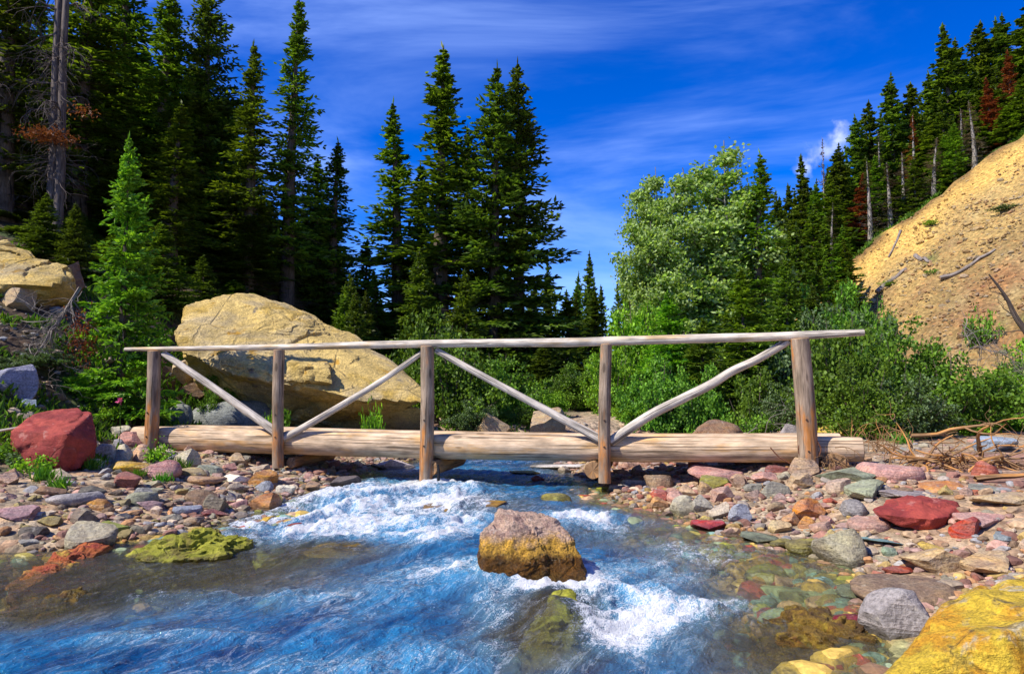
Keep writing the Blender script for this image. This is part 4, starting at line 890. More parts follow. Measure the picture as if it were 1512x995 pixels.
for k in range(3): proto(f'spruce{k}', conifer(500 + k, 12, 1.25, [.10, .16, .08][k], .30, (4, 8), .30, .14, .85, .115, .034, .16, .12, 34, .15, .36), M['bark'], 12, 1.25)
for k in range(2): proto(f'fir{k}', conifer(520 + k, 12.5, 2.5, .03, .32, (5, 8), .16, .13, .95, .13, .038, .18, .10, 16, .12, .30), M['bark'], 12.5, 2.5)
for k in range(2): proto(f'young{k}', conifer(540 + k, 5, 1.0, .02, .20, (6, 9), .13, .10, .92, .075, .024, .11, .05, 10, .1, .22), M['bark'], 5, 1.0)
for k in range(4): proto(f'far{k}', conifer(560 + k, 10, 1.35, [.04, .08, .02, .12][k], .36, (4, 7), .2, .1, [.9, .75, 1., .85][k], .17, .06, .25, .14, 6, .15, .35), M['bark'], 10, 1.35)
for k in range(2): proto(f'bare{k}', conifer(580 + k, 10, 1.1, .05, .5, (3, 5), .3, .0, .8, .3, .022, .2, .3, 40, .15, .4), M['bark_pale'], 10, 1.1)
for k in range(2): proto(f'poplar{k}', broadleaf(600 + k, 9, 1.7, 60000, .105, 'tree', 8, .2, .06), M['bark_pale'], 9, 1.7)
for k in range(4): proto(f'shrub{k}', broadleaf(620 + k, 1.8, 1.3, 12000, .07, 'bush', 40, .115, .07), M['bark'], 1.8, 1.3)
for k in range(2): proto(f'lowplant{k}', broadleaf(640 + k, .42, .4, 900, .05, 'bush', 18, .06, .03), M['bark'], .42, .4)

# --- left forest
DK, MD, BR = M['fir_dark'], M['fir_mid'], M['fir_bright']
tree_px('young0', 190, 200, 12.2, 78, BR, 'fir_tree', 'bright green young fir with a pointed leader standing between red rock and first post', rz=.6)
for row in [
 ('spruce0', 22, -170, 19, 95, DK, 'dark spruce cut by the left edge of the photo behind the outcrop'),
 ('young1', 62, 285, 16.6, 46, DK, 'dark young fir at the foot of the grey dead snag'), ('young0', 112, 300, 16.2, 40, DK, 'dark young fir between the snag foot and the bright young fir'), ('spruce2', 40, 30, 21, 60, MD, 'spruce close behind the grey dead snag on its left'),
 ('spruce1', 128, -120, 22, 100, MD, 'tall spruce right behind the grey dead snag'),
 ('spruce2', 190, -90, 26, 85, DK, 'tall dark spruce rising above the bright young fir'),
 ('spruce0', 243, -20, 24, 80, MD, 'tall spruce with sunlit tiers right of the bright young fir'),
 ('fir0', 312, -45, 25, 95, DK, 'bushy dark fir with spreading top left of the two slim spruces'),
 ('spruce1', 258, 150, 20, 62, MD, 'mid-height spruce in front of the bushy dark fir'),
 ('spruce2', 375, 62, 23, 62, MD, 'slim spruce with red dead tufts left of the tallest slim spruce'),
 ('spruce1', 432, -12, 24, 64, MD, 'tallest slim spruce with a pale visible trunk against open sky'),
 ('spruce0', 492, 205, 27, 60, DK, 'short dark spruce at the right edge of the left forest'),
 ('spruce2', 468, 235, 29, 56, DK, 'narrow dark spruce tucked behind the short one at the forest edge'),
 ('far1', 540, 355, 30, 40, DK, 'low thin spruce in the gap left of the middle group'),
 ('far0', 335, 150, 29, 60, DK, 'dark spruce in the shade between the bushy fir and the slim ones'),
 ('spruce0', 65, 60, 24, 70, DK, 'dark spruce behind the snag with its tip below the frame edge'),
 ('young1', 245, 330, 17, 60, MD, 'green young fir low between the bright fir and the huge boulder'),
 ('young1', 20, 520, 15.5, 40, DK, 'small dark fir above the blue-grey slab at the left edge'),
 # middle group
 ('spruce1', 592, 150, 29, 76, MD, 'left and lowest of the three tall conifers in the middle'),
 ('spruce0', 652, 73, 27.5, 96, MD, 'tall pointed spruce left of the broad double fir'),
 ('fir0', 730, 95, 27, 128, DK, 'broad dark fir with the left of the twin tips'),
 ('fir1', 766, 90, 28, 120, DK, 'broad dark fir with the right of the twin tips'),
 ('young0', 620, 370, 22, 66, MD, 'green young fir in front of the middle conifers'),
 ('young1', 690, 400, 21.5, 60, MD, 'green young fir at the foot of the twin-tipped firs'),
 ('fir1', 690, 190, 30, 90, DK, 'dark fir filling the gap between the pointed spruce and the twin-tipped firs'), ('spruce2', 622, 240, 30, 70, DK, 'dark spruce low between the lowest and the pointed conifer in the middle'),
 ('far2', 560, 400, 26, 50, DK, 'dark fir low between the left forest and the middle group'),
 ('far0', 840, 430, 33, 50, DK, 'low dark fir right of the twin-tipped firs'),
 ('young1', 800, 500, 24, 50, DK, 'small dark fir in the shade left of the path'),
 # right middle
 ('young0', 985, 430, 20, 66, BR, 'bright bushy young fir in front of the silvery poplar'),
 ('spruce1', 1112, 224, 26, 66, MD, 'spruce with a dark thin tip right of the taller poplar'),
 ('young1', 1098, 395, 21, 78, BR, 'bright green fir below the dark-tipped spruce'),
 ('young0', 1160, 380, 23, 60, MD, 'green fir right of the bright one below the spruce'),
 ('young1', 1035, 470, 19.5, 54, MD, 'green young fir behind the crooked brace'),
 ('young0', 1200, 420, 24, 50, DK, 'dark young fir at the foot of the ridge forest')]:
    key, px, pt, Yd, Rp, m, lab = row
    tree_px(key, px, pt, Yd, Rp, m, 'spruce_tree' if key[0] == 's' else 'fir_tree', lab)
tree_px('poplar0', 962, 228, 26.5, 72, M['poplar'], 'poplar_tree', 'shorter silvery poplar on the left of the poplar pair')
tree_px('poplar1', 1066, 190, 27, 104, M['poplar'], 'poplar_tree', 'taller broad poplar with pale shining leaves in the middle of the right half')
rs.seed(33)
for k in range(30):
    Yd = rs.uniform(20.5, 32); px = rs.uniform(-30, 400); tree_px(f'spruce{k % 3}', px, np.interp(px, [-30, 100, 230, 330, 400], [-60, -20, 40, 90, 240]) + rs.uniform(0, 190), Yd, rs.uniform(48, 70) * 24 / Yd, [DK, MD, DK][k % 3], 'spruce_tree', 'dark spruce crowded between the taller trees of the left-hand forest', group='spruces crowded inside the left-hand forest')
for k in range(34):
    Yd = rs.uniform(17.5, 28); px = rs.uniform(-40, 600); tree_px(f'young{k % 2}', px, rs.uniform(300, 430) if px < 480 else rs.uniform(400, 470), Yd, rs.uniform(36, 56), [DK, MD][k % 4 == 0], 'fir_tree', 'small shaded fir in the undergrowth beneath the left-hand forest', group='small firs beneath the left-hand forest')
for k in range(34):
    Yd = rs.uniform(17, 42); px = rs.uniform(-900, -160); tree_px(f'far{rs.randint(0, 3)}', px, rs.uniform(-120, 60), Yd, rs.uniform(1.2, 1.7) * F / Yd, DK, 'spruce_tree', 'dark spruce on the hillside beyond the left edge of the photo', group='spruces beyond the left edge')
rs.seed(21)
for k in range(64):   # the shaded stand behind
    Yd = rs.uniform(27, 52); px = rs.uniform(-220, 500); 
    if px > 330 and Yd < 30: continue
    top = np.interp(px, [-220, 60, 200, 330, 400, 500], [60, 40, 60, 110, 240, 300]) + rs.uniform(-10, 150)
    tree_px(f'far{rs.randint(0, 3)}', px, top, Yd, rs.uniform(.9, 1.5) * F / Yd * 1.1, DK, 'spruce_tree', 'dark spruce deep in the shaded stand behind the tall left-hand spruces', group='spruces deep in the shaded left-hand stand')
for k in range(44):
    Yd = rs.uniform(36, 60); px = rs.uniform(480, 1010); tree_px(f'far{rs.randint(0, 3)}', px, rs.uniform(415, 500), Yd, rs.uniform(1., 1.7) * F / Yd, DK, 'spruce_tree', 'low dark spruce in the backdrop behind the middle conifers and the poplars', group='backdrop spruces behind the middle of the bridge')
for k in range(26):
    Yd = rs.uniform(75, 120); px = rs.uniform(780, 1010); tree_px(f'far{rs.randint(0, 3)}', px, rs.choice([372, 385, 392, 400, 410, 420, 425]) + abs(px - 870) * .08, Yd, rs.uniform(1.2, 1.9) * F / Yd, MD, 'spruce_tree', 'tiny far-off spruce in the gap between the twin firs and the poplar', group='far spruces in the valley gap')
# --- ridge forest above the scree
RG = 'conifers on the ridge above the scree'
for row in [
 ('far0', 1150, 283, 44, 26, DK, 'small dark conifer lowest at the left end of the ridge forest'), ('far1', 1166, 272, 48, 22, DK, 'thin dark conifer at the left end of the ridge beside the little cloud'),
 ('far2', 1186, 232, 47, 34, DK, 'dark conifer in front of the small white cloud'), ('bare0', 1214, 204, 50, 16, M['fir_grey'], 'thin bare grey conifer standing before the small white cloud'),
 ('far0', 1240, 212, 46, 36, DK, 'dark conifer right of the bare grey one by the cloud'), ('far3', 1264, 172, 49, 32, DK, 'dark conifer with spreading tip above the brown-red dead one'),
 ('far1', 1283, 152, 50, 32, DK, 'tall dark conifer halfway along the ridge left of the twin tips'), ('far2', 1300, 168, 52, 24, DK, 'slimmer dark conifer right of the tall one halfway along the ridge'),
 ('far0', 1316, 108, 48, 40, DK, 'dark conifer with the left of the twin tips on the ridge'), ('far1', 1341, 123, 49, 34, DK, 'dark conifer with the right of the twin tips on the ridge'),
 ('far3', 1372, 108, 52, 34, DK, 'dark conifer left of the tallest pointed pair on the ridge'), ('far2', 1400, 40, 50, 48, DK, 'tallest pointed dark conifer on the ridge'),
 ('far0', 1416, 58, 53, 38, MD, 'pointed conifer just right of the tallest one on the ridge'), ('far1', 1445, 36, 54, 38, DK, 'dark conifer left of three close tips near the upper right corner'),
 ('far3', 1468, 30, 55, 34, DK, 'dark conifer in the middle of three close tips near the upper right corner'), ('far0', 1484, 22, 53, 34, DK, 'dark conifer right of three close tips near the upper right corner'),
 ('far2', 1512, -10, 50, 50, DK, 'big dark conifer in the upper right corner'), ('far1', 1545, -40, 52, 50, DK, 'dark conifer half outside the right edge of the photo'),
 ('far2', 1380, 175, 44, 36, MD, 'lower sunlit conifer in front of the tallest ridge pair'), ('far0', 1356, 195, 45, 30, MD, 'sunlit conifer behind the bare grey pair on the scree edge'),
 ('bare0', 1296, 195, 46, 30, M['fir_olive'], 'thin olive-brown conifer below the tall ones halfway along the ridge'), ('bare1', 1347, 170, 45, 24, M['fir_red'], 'thin conifer with a reddish tip on the scree edge'),
 ('bare1', 1332, 225, 42.5, 26, M['fir_grey'], 'bare grey dead conifer leaning at the scree edge'), ('bare0', 1350, 240, 42, 26, M['fir_grey'], 'second bare grey dead conifer beside the leaning one'),
 ('far2', 1268, 258, 42.5, 22, M['fir_red'], 'brown-red dead conifer at the lower end of the scree edge'), ('bare1', 1418, 160, 43, 26, M['fir_grey'], 'grey dead conifer with pale trunk left of the rust-red one'),
 ('far2', 1461, 116, 43.5, 22, M['fir_red'], 'rust-red dead conifer standing at the upper scree edge'), ('far0', 1490, 75, 46, 20, M['fir_red'], 'faded red conifer right of the rust-red one'),
 ('far2', 1232, 260, 42, 34, MD, 'dense green conifer at the foot of the ridge forest left of the dead red one'), ('far0', 1205, 275, 41, 34, MD, 'dense green conifer second from the left at the ridge foot'),
 ('far3', 1180, 295, 40, 30, MD, 'green conifer leftmost in the front row at the ridge foot'), ('far2', 1300, 230, 43.5, 30, MD, 'dense green conifer between the red dead one and the bare grey pair'),
 ('far1', 1395, 200, 42.5, 26, MD, 'green conifer left of the grey dead one at the scree edge'), ('far2', 1440, 165, 43.5, 28, MD, 'green conifer between the grey dead and the rust-red one'),
 ('bare1', 1312, 240, 41.6, 26, M['fir_grey'], 'grey dead conifer at the scree edge left of the leaning bare one'), ('bare0', 1376, 205, 41.6, 26, M['fir_grey'], 'grey dead conifer at the scree edge below the tallest ridge pair'), ('bare1', 1282, 235, 41.5, 26, M['fir_olive'], 'dead olive-grey conifer right of the brown-red dead one'), ('bare0', 1436, 150, 42, 24, M['fir_grey'], 'dead grey conifer just left of the rust-red one'),
 ('bare0', 1225, 300, 40, 20, M['fir_olive'], 'olive thin-crowned conifer in the front row at the ridge foot')]:
    key, px, pt, Yd, Rp, m, lab = row
    tree_px(key, px, pt, Yd, Rp * 1.3, m, 'dead_conifer' if 'dead' in lab else 'conifer_tree', lab, group=RG, trunk=M['bark_pale'] if 'bare' in key else None)
for k, (px, pt, Yd, Rp) in enumerate([(1196, 300, 36, 42), (1216, 318, 35, 40), (1238, 335, 34, 40), (1252, 352, 33.5, 34), (1178, 330, 33, 40), (1225, 370, 31, 36), (1205, 392, 29, 38), (1250, 400, 30, 30), (1165, 350, 31, 38), (1140, 340, 30, 40)]):
    tree_px(f'far{(0, 2)[k % 2]}', px, pt, Yd, Rp, [MD, DK, MD][k % 3], 'conifer_tree', 'green conifer standing in the close row before the lower left end of the scree', group='close row of conifers before the lower end of the scree')
for k in range(26):
    Yd = rs.uniform(40.6, 43.5); px = rs.uniform(1150, 1530); base_ = np.interp(px, [1150, 1265, 1400, 1530], [470, 405, 300, 190]); tree_px(f'far{rs.randint(0, 3)}', px, base_ - rs.uniform(45, 120), Yd, rs.uniform(.8, 1.2) * F / Yd, [DK, MD][k % 2], 'conifer_tree', 'short green conifer filling the front of the ridge forest along the scree edge', group='short conifers along the scree edge')
for k in range(80):
    px = rs.uniform(1140, 1560); Yd = rs.uniform(46, 64); top = np.interp(px, [1140, 1185, 1260, 1320, 1400, 1510, 1560], [315, 280, 225, 185, 135, 70, 30]) + rs.uniform(-15, 60)
    tree_px(f'far{rs.randint(0, 3)}', px, top, Yd, rs.uniform(1.1, 1.7) * F / Yd, DK, 'conifer_tree', 'dark conifer packed among its neighbours in the dense ridge forest', group='packed conifers inside the ridge forest')
# --- the grey snag on the left
sx, sy = P(75, 300, 18.5)[[0, 1]]; sz_ = Tz(sx, sy); snag = empty('dead_tree', (sx, sy, sz_), 'grey dead snag with two trunks side by side and bare crooked branches at far left', 'dead tree')
rng = np.random.default_rng(71)
for k, dx in enumerate((0, .19)):
    mb = MB(); top = 9.5; mb.tube([(dx, 0, -.3), (dx + .03, 0, 2), (dx - .02, 0, 5), (dx + .02, .05, top)], [.13, .115, .09, .06], 12, False, .16, 70 + k, None, .15); mb.build('trunk', [M['snag'], M['snag']], snag)
mb = MB()
for z_, a_, L_ in ((5.6, 3.0, 1.6), (4.9, 3.3, 1.3), (4.2, 3.4, 1.7), (6.2, 3.6, 1.6), (6.9, 2.7, 1.3), (6.4, .2, .8), (5.2, 5.8, .8), (7.5, 3.2, 1.8), (3.5, 3.6, 1.0), (3.2, 5.4, 1.0), (3.7, 4.6, .9)):
    curve_branch(mb, rng, np.array([.1, 0, z_]), (math.cos(a_), math.sin(a_), .25), L_, .03, 2, (4, 7), .6, -.9)
for k in range(90):
    z_ = rng.uniform(1.6, 5.6); a_ = rng.uniform(0, 6.28); curve_branch(mb, rng, np.array([.1, 0, z_]), (math.cos(a_), math.sin(a_), -.1), rng.uniform(.4, 1.0), .012, 1, (3, 6), .7, -.8)
mb.build('branches', [M['snag'], M['snag']], snag)
def tuft(c, r, n, l, w): return blades(np.array(c) + rng.normal(0, 1, (n, 3)) * np.array(r), unit(rng.normal(size=(n, 3)) + np.array([0, 0, -.3])), rng.uniform(.6, 1.3, n) * l, np.full(n, w), rng)
link('dead_needles', quads_mesh('dead_needles', np.concatenate([tuft((.0, -.3, 2.75), (.28, .2, .08), 700, .10, .016), tuft((.45, -.3, 2.6), (.18, .15, .08), 160, .09, .014), tuft((.9, -.2, 3.4), (.2, .15, .07), 90, .09, .014)])), M['fir_red'], snag)
# --- shrubs
BU, BL, BD_ = M['bush'], M['bush_lime'], M['bush_dark']
rs.seed(8)
for k, (px, pt, Yd, Rp, m, lab) in enumerate([
 (1235, 470, 13.4, 78, BU, 'tall willow shrub behind the right end of the handrail'), (1318, 462, 14.2, 84, BU, 'big rounded green shrub right of the handrail end'),
 (1398, 505, 13.0, 86, BU, 'big green shrub behind the driftwood tangle'), (1275, 540, 12.2, 70, BU, 'lower green shrub right of the fifth post'),
 (1340, 550, 12.0, 66, BD_, 'darker shrub low in front of the big rounded one'), (1262, 440, 21, 84, BD_, 'dark shiny-leaved shrub at the lower end of the scree'),
 (1190, 455, 21, 76, BD_, 'dark shrub below the ridge forest left of the scree end'), (1225, 425, 26, 74, BU, 'green shrub highest of those at the lower end of the scree'), (1290, 440, 22, 44, BU, 'green shrub at the lower tip of the scree below the short log'),
 (1470, 540, 14.5, 56, BL, 'lime green plants at the right edge below the scree'),
 (1512, 500, 16.5, 56, BL, 'bright leafy shrub at the right edge below the dead limb'), (1512, 580, 13.5, 46, BL, 'lime low shrub at the right edge above the side channel'),
 (938, 440, 22, 66, BL, 'pale green willow at the foot of the silvery poplar'), (905, 500, 20, 48, BL, 'light green shrub right of the path under the poplar'), (975, 520, 17.6, 58, BU, 'green shrub between the fourth post and the crooked brace'),
 (1030, 545, 17, 55, BU, 'green shrub under the crooked brace'), (1115, 540, 16.5, 60, BU, 'green shrub left of the fifth post'), (1165, 560, 15.5, 46, BD_, 'dark shrub with bare twigs beside the fifth post'), (935, 580, 18, 32, BL, 'small lime shrub by the grey stone at the path'),
 (668, 500, 17.0, 72, BU, 'green shrub right of the huge boulder beside the third post'), (735, 520, 18.5, 62, BU, 'green shrub behind the long brace'), (640, 445, 19.5, 58, BU, 'leafy green shrub above the right end of the huge boulder'), (790, 560, 19, 46, BL, 'lime green shrub left of the path'), (840, 540, 22, 42, BU, 'small shrub in the shade at the end of the path'), (700, 585, 16.2, 40, BD_, 'dark low shrub at the right foot of the huge boulder'),
 (765, 600, 17, 30, BU, 'small green shrub behind the tan wedge rock'), (325, 545, 14.0, 26, BU, 'little leafy plant in the cleft left of the huge boulder'),
 (60, 555, 11.8, 46, BD_, 'dark green shrub left of the bright young fir'), (120, 560, 12.0, 40, BL, 'lime green shrub above the red left-bank boulder'), (175, 575, 12.3, 44, BU, 'green shrub between the red boulder and the first post'), (215, 590, 12.4, 30, BD_, 'dark shrub directly behind the first post'), (30, 450, 13.5, 26, BU, 'small leafy plant below the left outcrop'), (8, 560, 11.0, 40, BD_, 'dark shrub at the left edge above the slab')]):
    tree_px(f'shrub{k % 4}', px, pt, Yd, Rp, m, 'shrub', lab, part='foliage', cat='shrub')
for k in range(26):
    Yd = rs.uniform(21, 30); px = rs.uniform(150, 1220); tree_px(f'shrub{k % 4}', px, 575 - Yd * 1.5 + rs.uniform(-45, 5), Yd, rs.uniform(40, 62), [BD_, BU][k % 2], 'shrub', 'undergrowth shrub in the forest edge behind the conifer trunks', group='undergrowth shrubs at the forest edge', part='foliage', cat='shrub')
for k, (px, pt, Yd, Rp, m, lab) in enumerate([
 (18, 640, 8.7, 46, BU, 'leafy green plant in front of the red left-bank boulder at the left edge'), (48, 662, 8.5, 34, BD_, 'dark leafy plant hugging the left side of the red boulder'), (235, 668, 9.6, 26, BL, 'bright green plant between the stones under the first post'),
 (45, 700, 8.2, 34, BL, 'low lime plant mat below the red left-bank boulder'), (150, 625, 11.7, 26, BL, 'lime plant right of the red left-bank boulder'), (1110, 605, 14.5, 30, BU, 'low green plant behind the log left of the fifth post'), (1330, 615, 12.2, 34, BL, 'lime plant between the shrubs and the driftwood'), (1270, 622, 12, 28, BL, 'lime plant above the right log end'), (1430, 612, 12.5, 36, BL, 'lime plant behind the driftwood tangle'), (405, 590, 12.4, 22, BL, 'small plant under the overhang right of the second post'), (550, 590, 12.6, 20, BL, 'small plant under the right overhang of the huge boulder'),
 (1490, 330, 34, 26, BD_, 'dark green plant clump high on the scree at the right edge'), (1448, 455, 27, 24, BU, 'green plant clump low on the scree'), (1375, 425, 33, 14, BU, 'tiny plant beside the log on the scree'), (1310, 430, 35, 16, BL, 'tiny plant at the lower end of the scree log'), (1380, 360, 37, 14, BL, 'small lime plant in the middle of the scree')]):
    tree_px(f'lowplant{k % 2}', px, pt, Yd, Rp, m, 'plant', lab, part='foliage', cat='plant')
# grass tufts
def grass_mesh(seed):
    r_ = np.random.default_rng(seed); n = 90; b = np.zeros((n, 3)); b[:, :2] = r_.normal(0, .05, (n, 2)); d = unit(np.stack([r_.normal(0, .35, n), r_.normal(0, .35, n), np.ones(n)], 1)); return quads_mesh('grass_tuft', blades(b, d, r_.uniform(.1, .24, n), np.full(n, .007), r_, True))
GT = [grass_mesh(k) for k in range(3)]
for m_ in GT: m_.materials.append(M['grass'])
for k, (px, py, sc, lab) in enumerate([(262, 696, .9, 'bright grass tuft right of the pink angular stone'), (240, 714, .7, 'thin grass tuft in front of the pink angular stone'), (136, 694, .8, 'grass tuft below the cream stones by the red boulder'), (103, 690, .8, 'grass tuft at the right foot of the red boulder'), (120, 692, .6, 'small grass tuft between red boulder and cream stones'), (88, 722, .7, 'grass tuft on the left gravel below the red boulder'), (205, 705, .6, 'small grass tuft left of the pink angular stone'), (62, 712, .9, 'grass tuft beside the low lime plant mat'), (1330, 655, 1.0, 'dry grass tuft behind the right log end'), (930, 640, .9, 'grass tuft behind the fourth post')]):
    g = G(px, py); o = bpy.data.objects.new('grass_tuft', GT[k % 3]); COL.objects.link(o); o.location = g; o.scale = (sc * 1.3, sc * 1.3, sc); o.rotation_euler = (0, 0, k * 1.3); tag(o, lab, 'grass')
# ground cover
n = 16000; r_ = np.random.default_rng(3); y = r_.uniform(8.6, 17, n); x = -r_.uniform(3.8, 13, n); q = fbm2(x, y, .55, 3, 141); k = (q > -.02) & (x < np.interp(y, [8, 10, 12, 17], [-4.9, -5.4, -4.6, -5])); x, y = x[k], y[k]
x2 = r_.uniform(-3, 16, 14000); y2 = r_.uniform(14.5, 24, 14000); q2 = fbm2(x2, y2, .5, 3, 143); xl, xr = shores(y2); k = (q2 > .0) & ((x2 < xl - .6) | (x2 > xr + .5)) & (np.abs(x2 - 2.3) > .9); x = np.concatenate([x, x2[k]]); y = np.concatenate([y, y2[k]])
x3 = r_.uniform(14, 32, 9000); y3 = r_.uniform(39.7, 41.5, 9000); q3 = fbm2(x3, y3, .6, 3, 144); k = (q3 > .02) & (fbm2(x3, y3, .18, 2, 145) > -.15); x = np.concatenate([x, x3[k]]); y = np.concatenate([y, y3[k]]); n = len(x)
big = np.where(y > 30, 1.7, 1.0)
gc = link('ground_cover', quads_mesh('ground_cover', blades(np.stack([x, y, T(x, y)], 1), unit(np.stack([r_.normal(0, .6, n), r_.normal(0, .6, n), np.ones(n)], 1)), r_.uniform(.06, .2, n) * big, r_.uniform(.015, .035, n) * big, r_)), M['bush']); gc['kind'] = 'stuff'
# pink flower
fl = P(177, 592, 10.3); mb_ = blades(np.repeat(fl[None], 14, 0) + r_.normal(0, .01, (14, 3)), unit(r_.normal(size=(14, 3))), np.full(14, .05), np.full(14, .018), r_, False); fo_ = empty('flower', (fl[0], fl[1], Tz(fl[0], fl[1])), 'tiny pink flower above the red left-bank boulder', 'flower')
link('petals', quads_mesh('petals', mb_ - np.array(fo_.location)), M['flower'], fo_); mb = MB(); mb.tube([np.zeros(3), np.array([.02, 0, .3]), fl - np.array(fo_.location)], [.006, .005, .004], 5, False); mb.build('stem', [M['grass'], M['grass']], fo_)
# --- dead wood
def deadwood(name, label, cat, base, items, mat, seed):
    r0 = np.random.default_rng(seed); e = bpy.data.objects.new(name, None); mb = MB()
    for p, d, L, r_, dep, kids, wob, gv in items: curve_branch(mb, r0, np.array(p, float), d, L, r_, dep, kids, wob, gv, None, 7)
    b = np.array(base)
    for k in range(len(mb.V)): mb.V[k] = mb.V[k] - b
    o = mb.build(name, [M[mat], M[mat]]); o.location = b; bpy.data.objects.remove(e); return tag(o, label, cat)
g = G(1420, 700); r0 = np.random.default_rng(5); it = []
for k in range(30):
    p = G(1340, 690) + (G(1508, 694) - G(1340, 690)) * r0.uniform(.08, .95); it.append((p + np.array([0, 0, .08]) + r0.normal(0, .012, 3), (r0.normal(0, 1), r0.normal(0, .5), r0.uniform(-.05, .35)), r0.uniform(.35, .9), r0.uniform(.008, .022), 2, (3, 5), .9, -.5))
for q_, l_ in (((G(1345, 655) + np.array([0, 0, .12]), (1, -.15, .0), 1.1, .035, 2, (3, 5), .5, -.3), 'long orange-brown driftwood branch sticking out of the top of the root tangle'), ((G(1450, 690) + np.array([0, 0, .15]), (-.6, -.3, .5), .6, .03, 1, (2, 4), .8, -.4), 'thick bent driftwood branch at the right of the root tangle'), ((G(1360, 690) + np.array([0, 0, .05]), (.5, .1, .5), .5, .022, 1, (2, 4), .6, -.3), 'short driftwood branch leaning at the left end of the root tangle')):
    deadwood('driftwood_branch', l_, 'driftwood', q_[0], [q_], 'drift', 33)
it.append((G(1340, 690) + np.array([0, 0, .08]), G(1508, 694) - G(1340, 690), np.linalg.norm(G(1508, 694) - G(1340, 690)), .03, 1, (8, 10), .12, 0)); it = [q for q in it]
deadwood('driftwood_tangle', 'tangle of brown driftwood roots and twigs heaped on the right bank', 'driftwood', g, it, 'drift', 3)
g = G(1480, 712); deadwood('driftwood_stick', 'orange-brown flat stick lying in front of the driftwood tangle', 'driftwood', g, [(G(1440, 712) + np.array([0, 0, .03]), (1, .05, .02), .8, .035, 0, (1, 2), .15, 0)], 'drift', 4)
it = [(G(1225, 690) + np.array([r0.normal(0, .12), r0.normal(0, .05) - .05, .03 + abs(r0.normal(0, .08))]), (r0.normal(), r0.normal() * .3, r0.uniform(-.2, .5)), r0.uniform(.15, .35), .006, 1, (2, 4), .9, -.5) for k in range(26)]
deadwood('dry_twigs', 'bunch of dry brown twigs caught at the foot of the fifth post', 'twigs', G(1225, 690), it, 'drift', 8)
it = [(G(1290, 668) + np.array([r0.normal(0, .25), r0.normal(0, .15), .02]), (r0.normal(0, .5), r0.normal(0, .3), 1), r0.uniform(.25, .55), .006, 1, (2, 4), .7, -.5) for k in range(30)]
deadwood('dry_twigs', 'dry pale twigs sticking up behind the right end of the log', 'twigs', G(1290, 668), it, 'drift', 9)
it = [(P(1160, 640, 14.2) + np.array([r0.normal(0, .4), r0.normal(0, .2), 0]), (r0.normal(0, .6), r0.normal(0, .3), 1), r0.uniform(.6, 1.1), .009, 1, (3, 5), .8, -.5) for k in range(14)]
deadwood('dry_twigs', 'bare grey twigs left of the fifth post in front of the shrubs', 'twigs', G(1150, 645), it, 'dead', 10)
# fallen dead tree with fine twigs on the left slope
p0 = P(118, 425, 12.2); p1 = P(12, 590, 11.2); d = p1 - p0
it = [(p0, d, np.linalg.norm(d), .035, 0, (1, 2), .1, 0)] + [(p0 + d * r0.uniform(.1, .95), (r0.normal(-.3, .6), r0.normal(-.2, .5), r0.normal(-.35, .5)), r0.uniform(.4, 1.0), .012, 2, (3, 5), .7, -.5) for k in range(34)]
deadwood('fallen_tree', 'fallen grey dead tree bristling with fine twigs on the left slope below the outcrop', 'dead tree', p1, it, 'dead', 11)
oo = link('red_brush', quads_mesh('red_brush', tuft(P(122, 500, 11.9), (.12, .1, .22), 420, .07, .012)), M['fir_red']); tag(oo, 'rust-coloured dead needles left of the bright young fir', 'brush')
p0 = P(0, 636, 8.6); mb = MB(); mb.tube([np.zeros(3), np.array([.35, .1, .07])], [.018, .012], 7, True); o = mb.build('stick', [M['rail'], M['end']]); o.location = p0; tag(o, 'short pale stick against the left side of the red boulder', 'stick')
# dead limb at the right edge
p0 = P(1540, 500, 13.2); p0[2] = P(1512, 492, 13.2)[2]
mb = MB(); mb.tube(smooth_path([P(1545, 640, 13.2), P(1530, 520, 13.2), P(1500, 468, 13.2), P(1485, 438, 13.2), P(1460, 405, 13.2)], 30), np.linspace(.085, .012, 30), 9, False, .15, 3); rr = np.random.default_rng(4)
for q in ((1500, 468), (1488, 445), (1512, 488), (1524, 505)): curve_branch(mb, rr, P(*q, 13.2), (rr.normal(0, .8), 0, .6), .4, .014, 1, (2, 4), .7, 0)
b_ = np.array([*P(1545, 640, 13.2)[:2], Tz(*P(1545, 640, 13.2)[:2])])
for k in range(len(mb.V)): mb.V[k] = mb.V[k] - b_
o = mb.build('dead_limb', [M['bark'], M['bark']]); o.location = b_; tag(o, 'dark bare dead limb curving up at the right edge in front of the scree', 'dead tree')
it = [(P(1450, 520, 15.5) + np.array([r0.normal(0, .45), r0.normal(0, .3), r0.normal(0, .25)]), (r0.normal(.4, .6), r0.normal(0, .4), r0.normal(-.3, .5)), r0.uniform(.5, 1.1), .010, 2, (3, 5), .8, -.4) for k in range(22)]
deadwood('dead_brush', 'grey-brown heap of dead brush at the foot of the scree', 'dead brush', G(1450, 540), it, 'dead', 14)
for (xa, ya, xb, yb_, r_, lab) in [(1295, 435, 1338, 401, .13, 'short broken grey log lying on the lower scree'), (1388, 418, 1470, 372, .10, 'long thin dark log lying across the scree'), (1352, 382, 1374, 390, .12, 'dark root stub on the scree above the short log'), (1330, 345, 1312, 385, .07, 'pale fallen stem at the scree edge by the lime grass')]:
    A = G(xa, ya, False); Bq = G(xb, yb_, False); mb = MB(); n_ = 12; q = np.linspace(0, 1, n_)[:, None]; L_ = A + (Bq - A) * q; L_[:, 2] = T(L_[:, 0], L_[:, 1]) + r_ * .7; mb.tube(L_ - A, np.linspace(r_, r_ * .6, n_), 8, True, .2, 5); o = mb.build('fallen_log', [M['dead'], M['end']]); o.location = A; tag(o, lab, 'log')

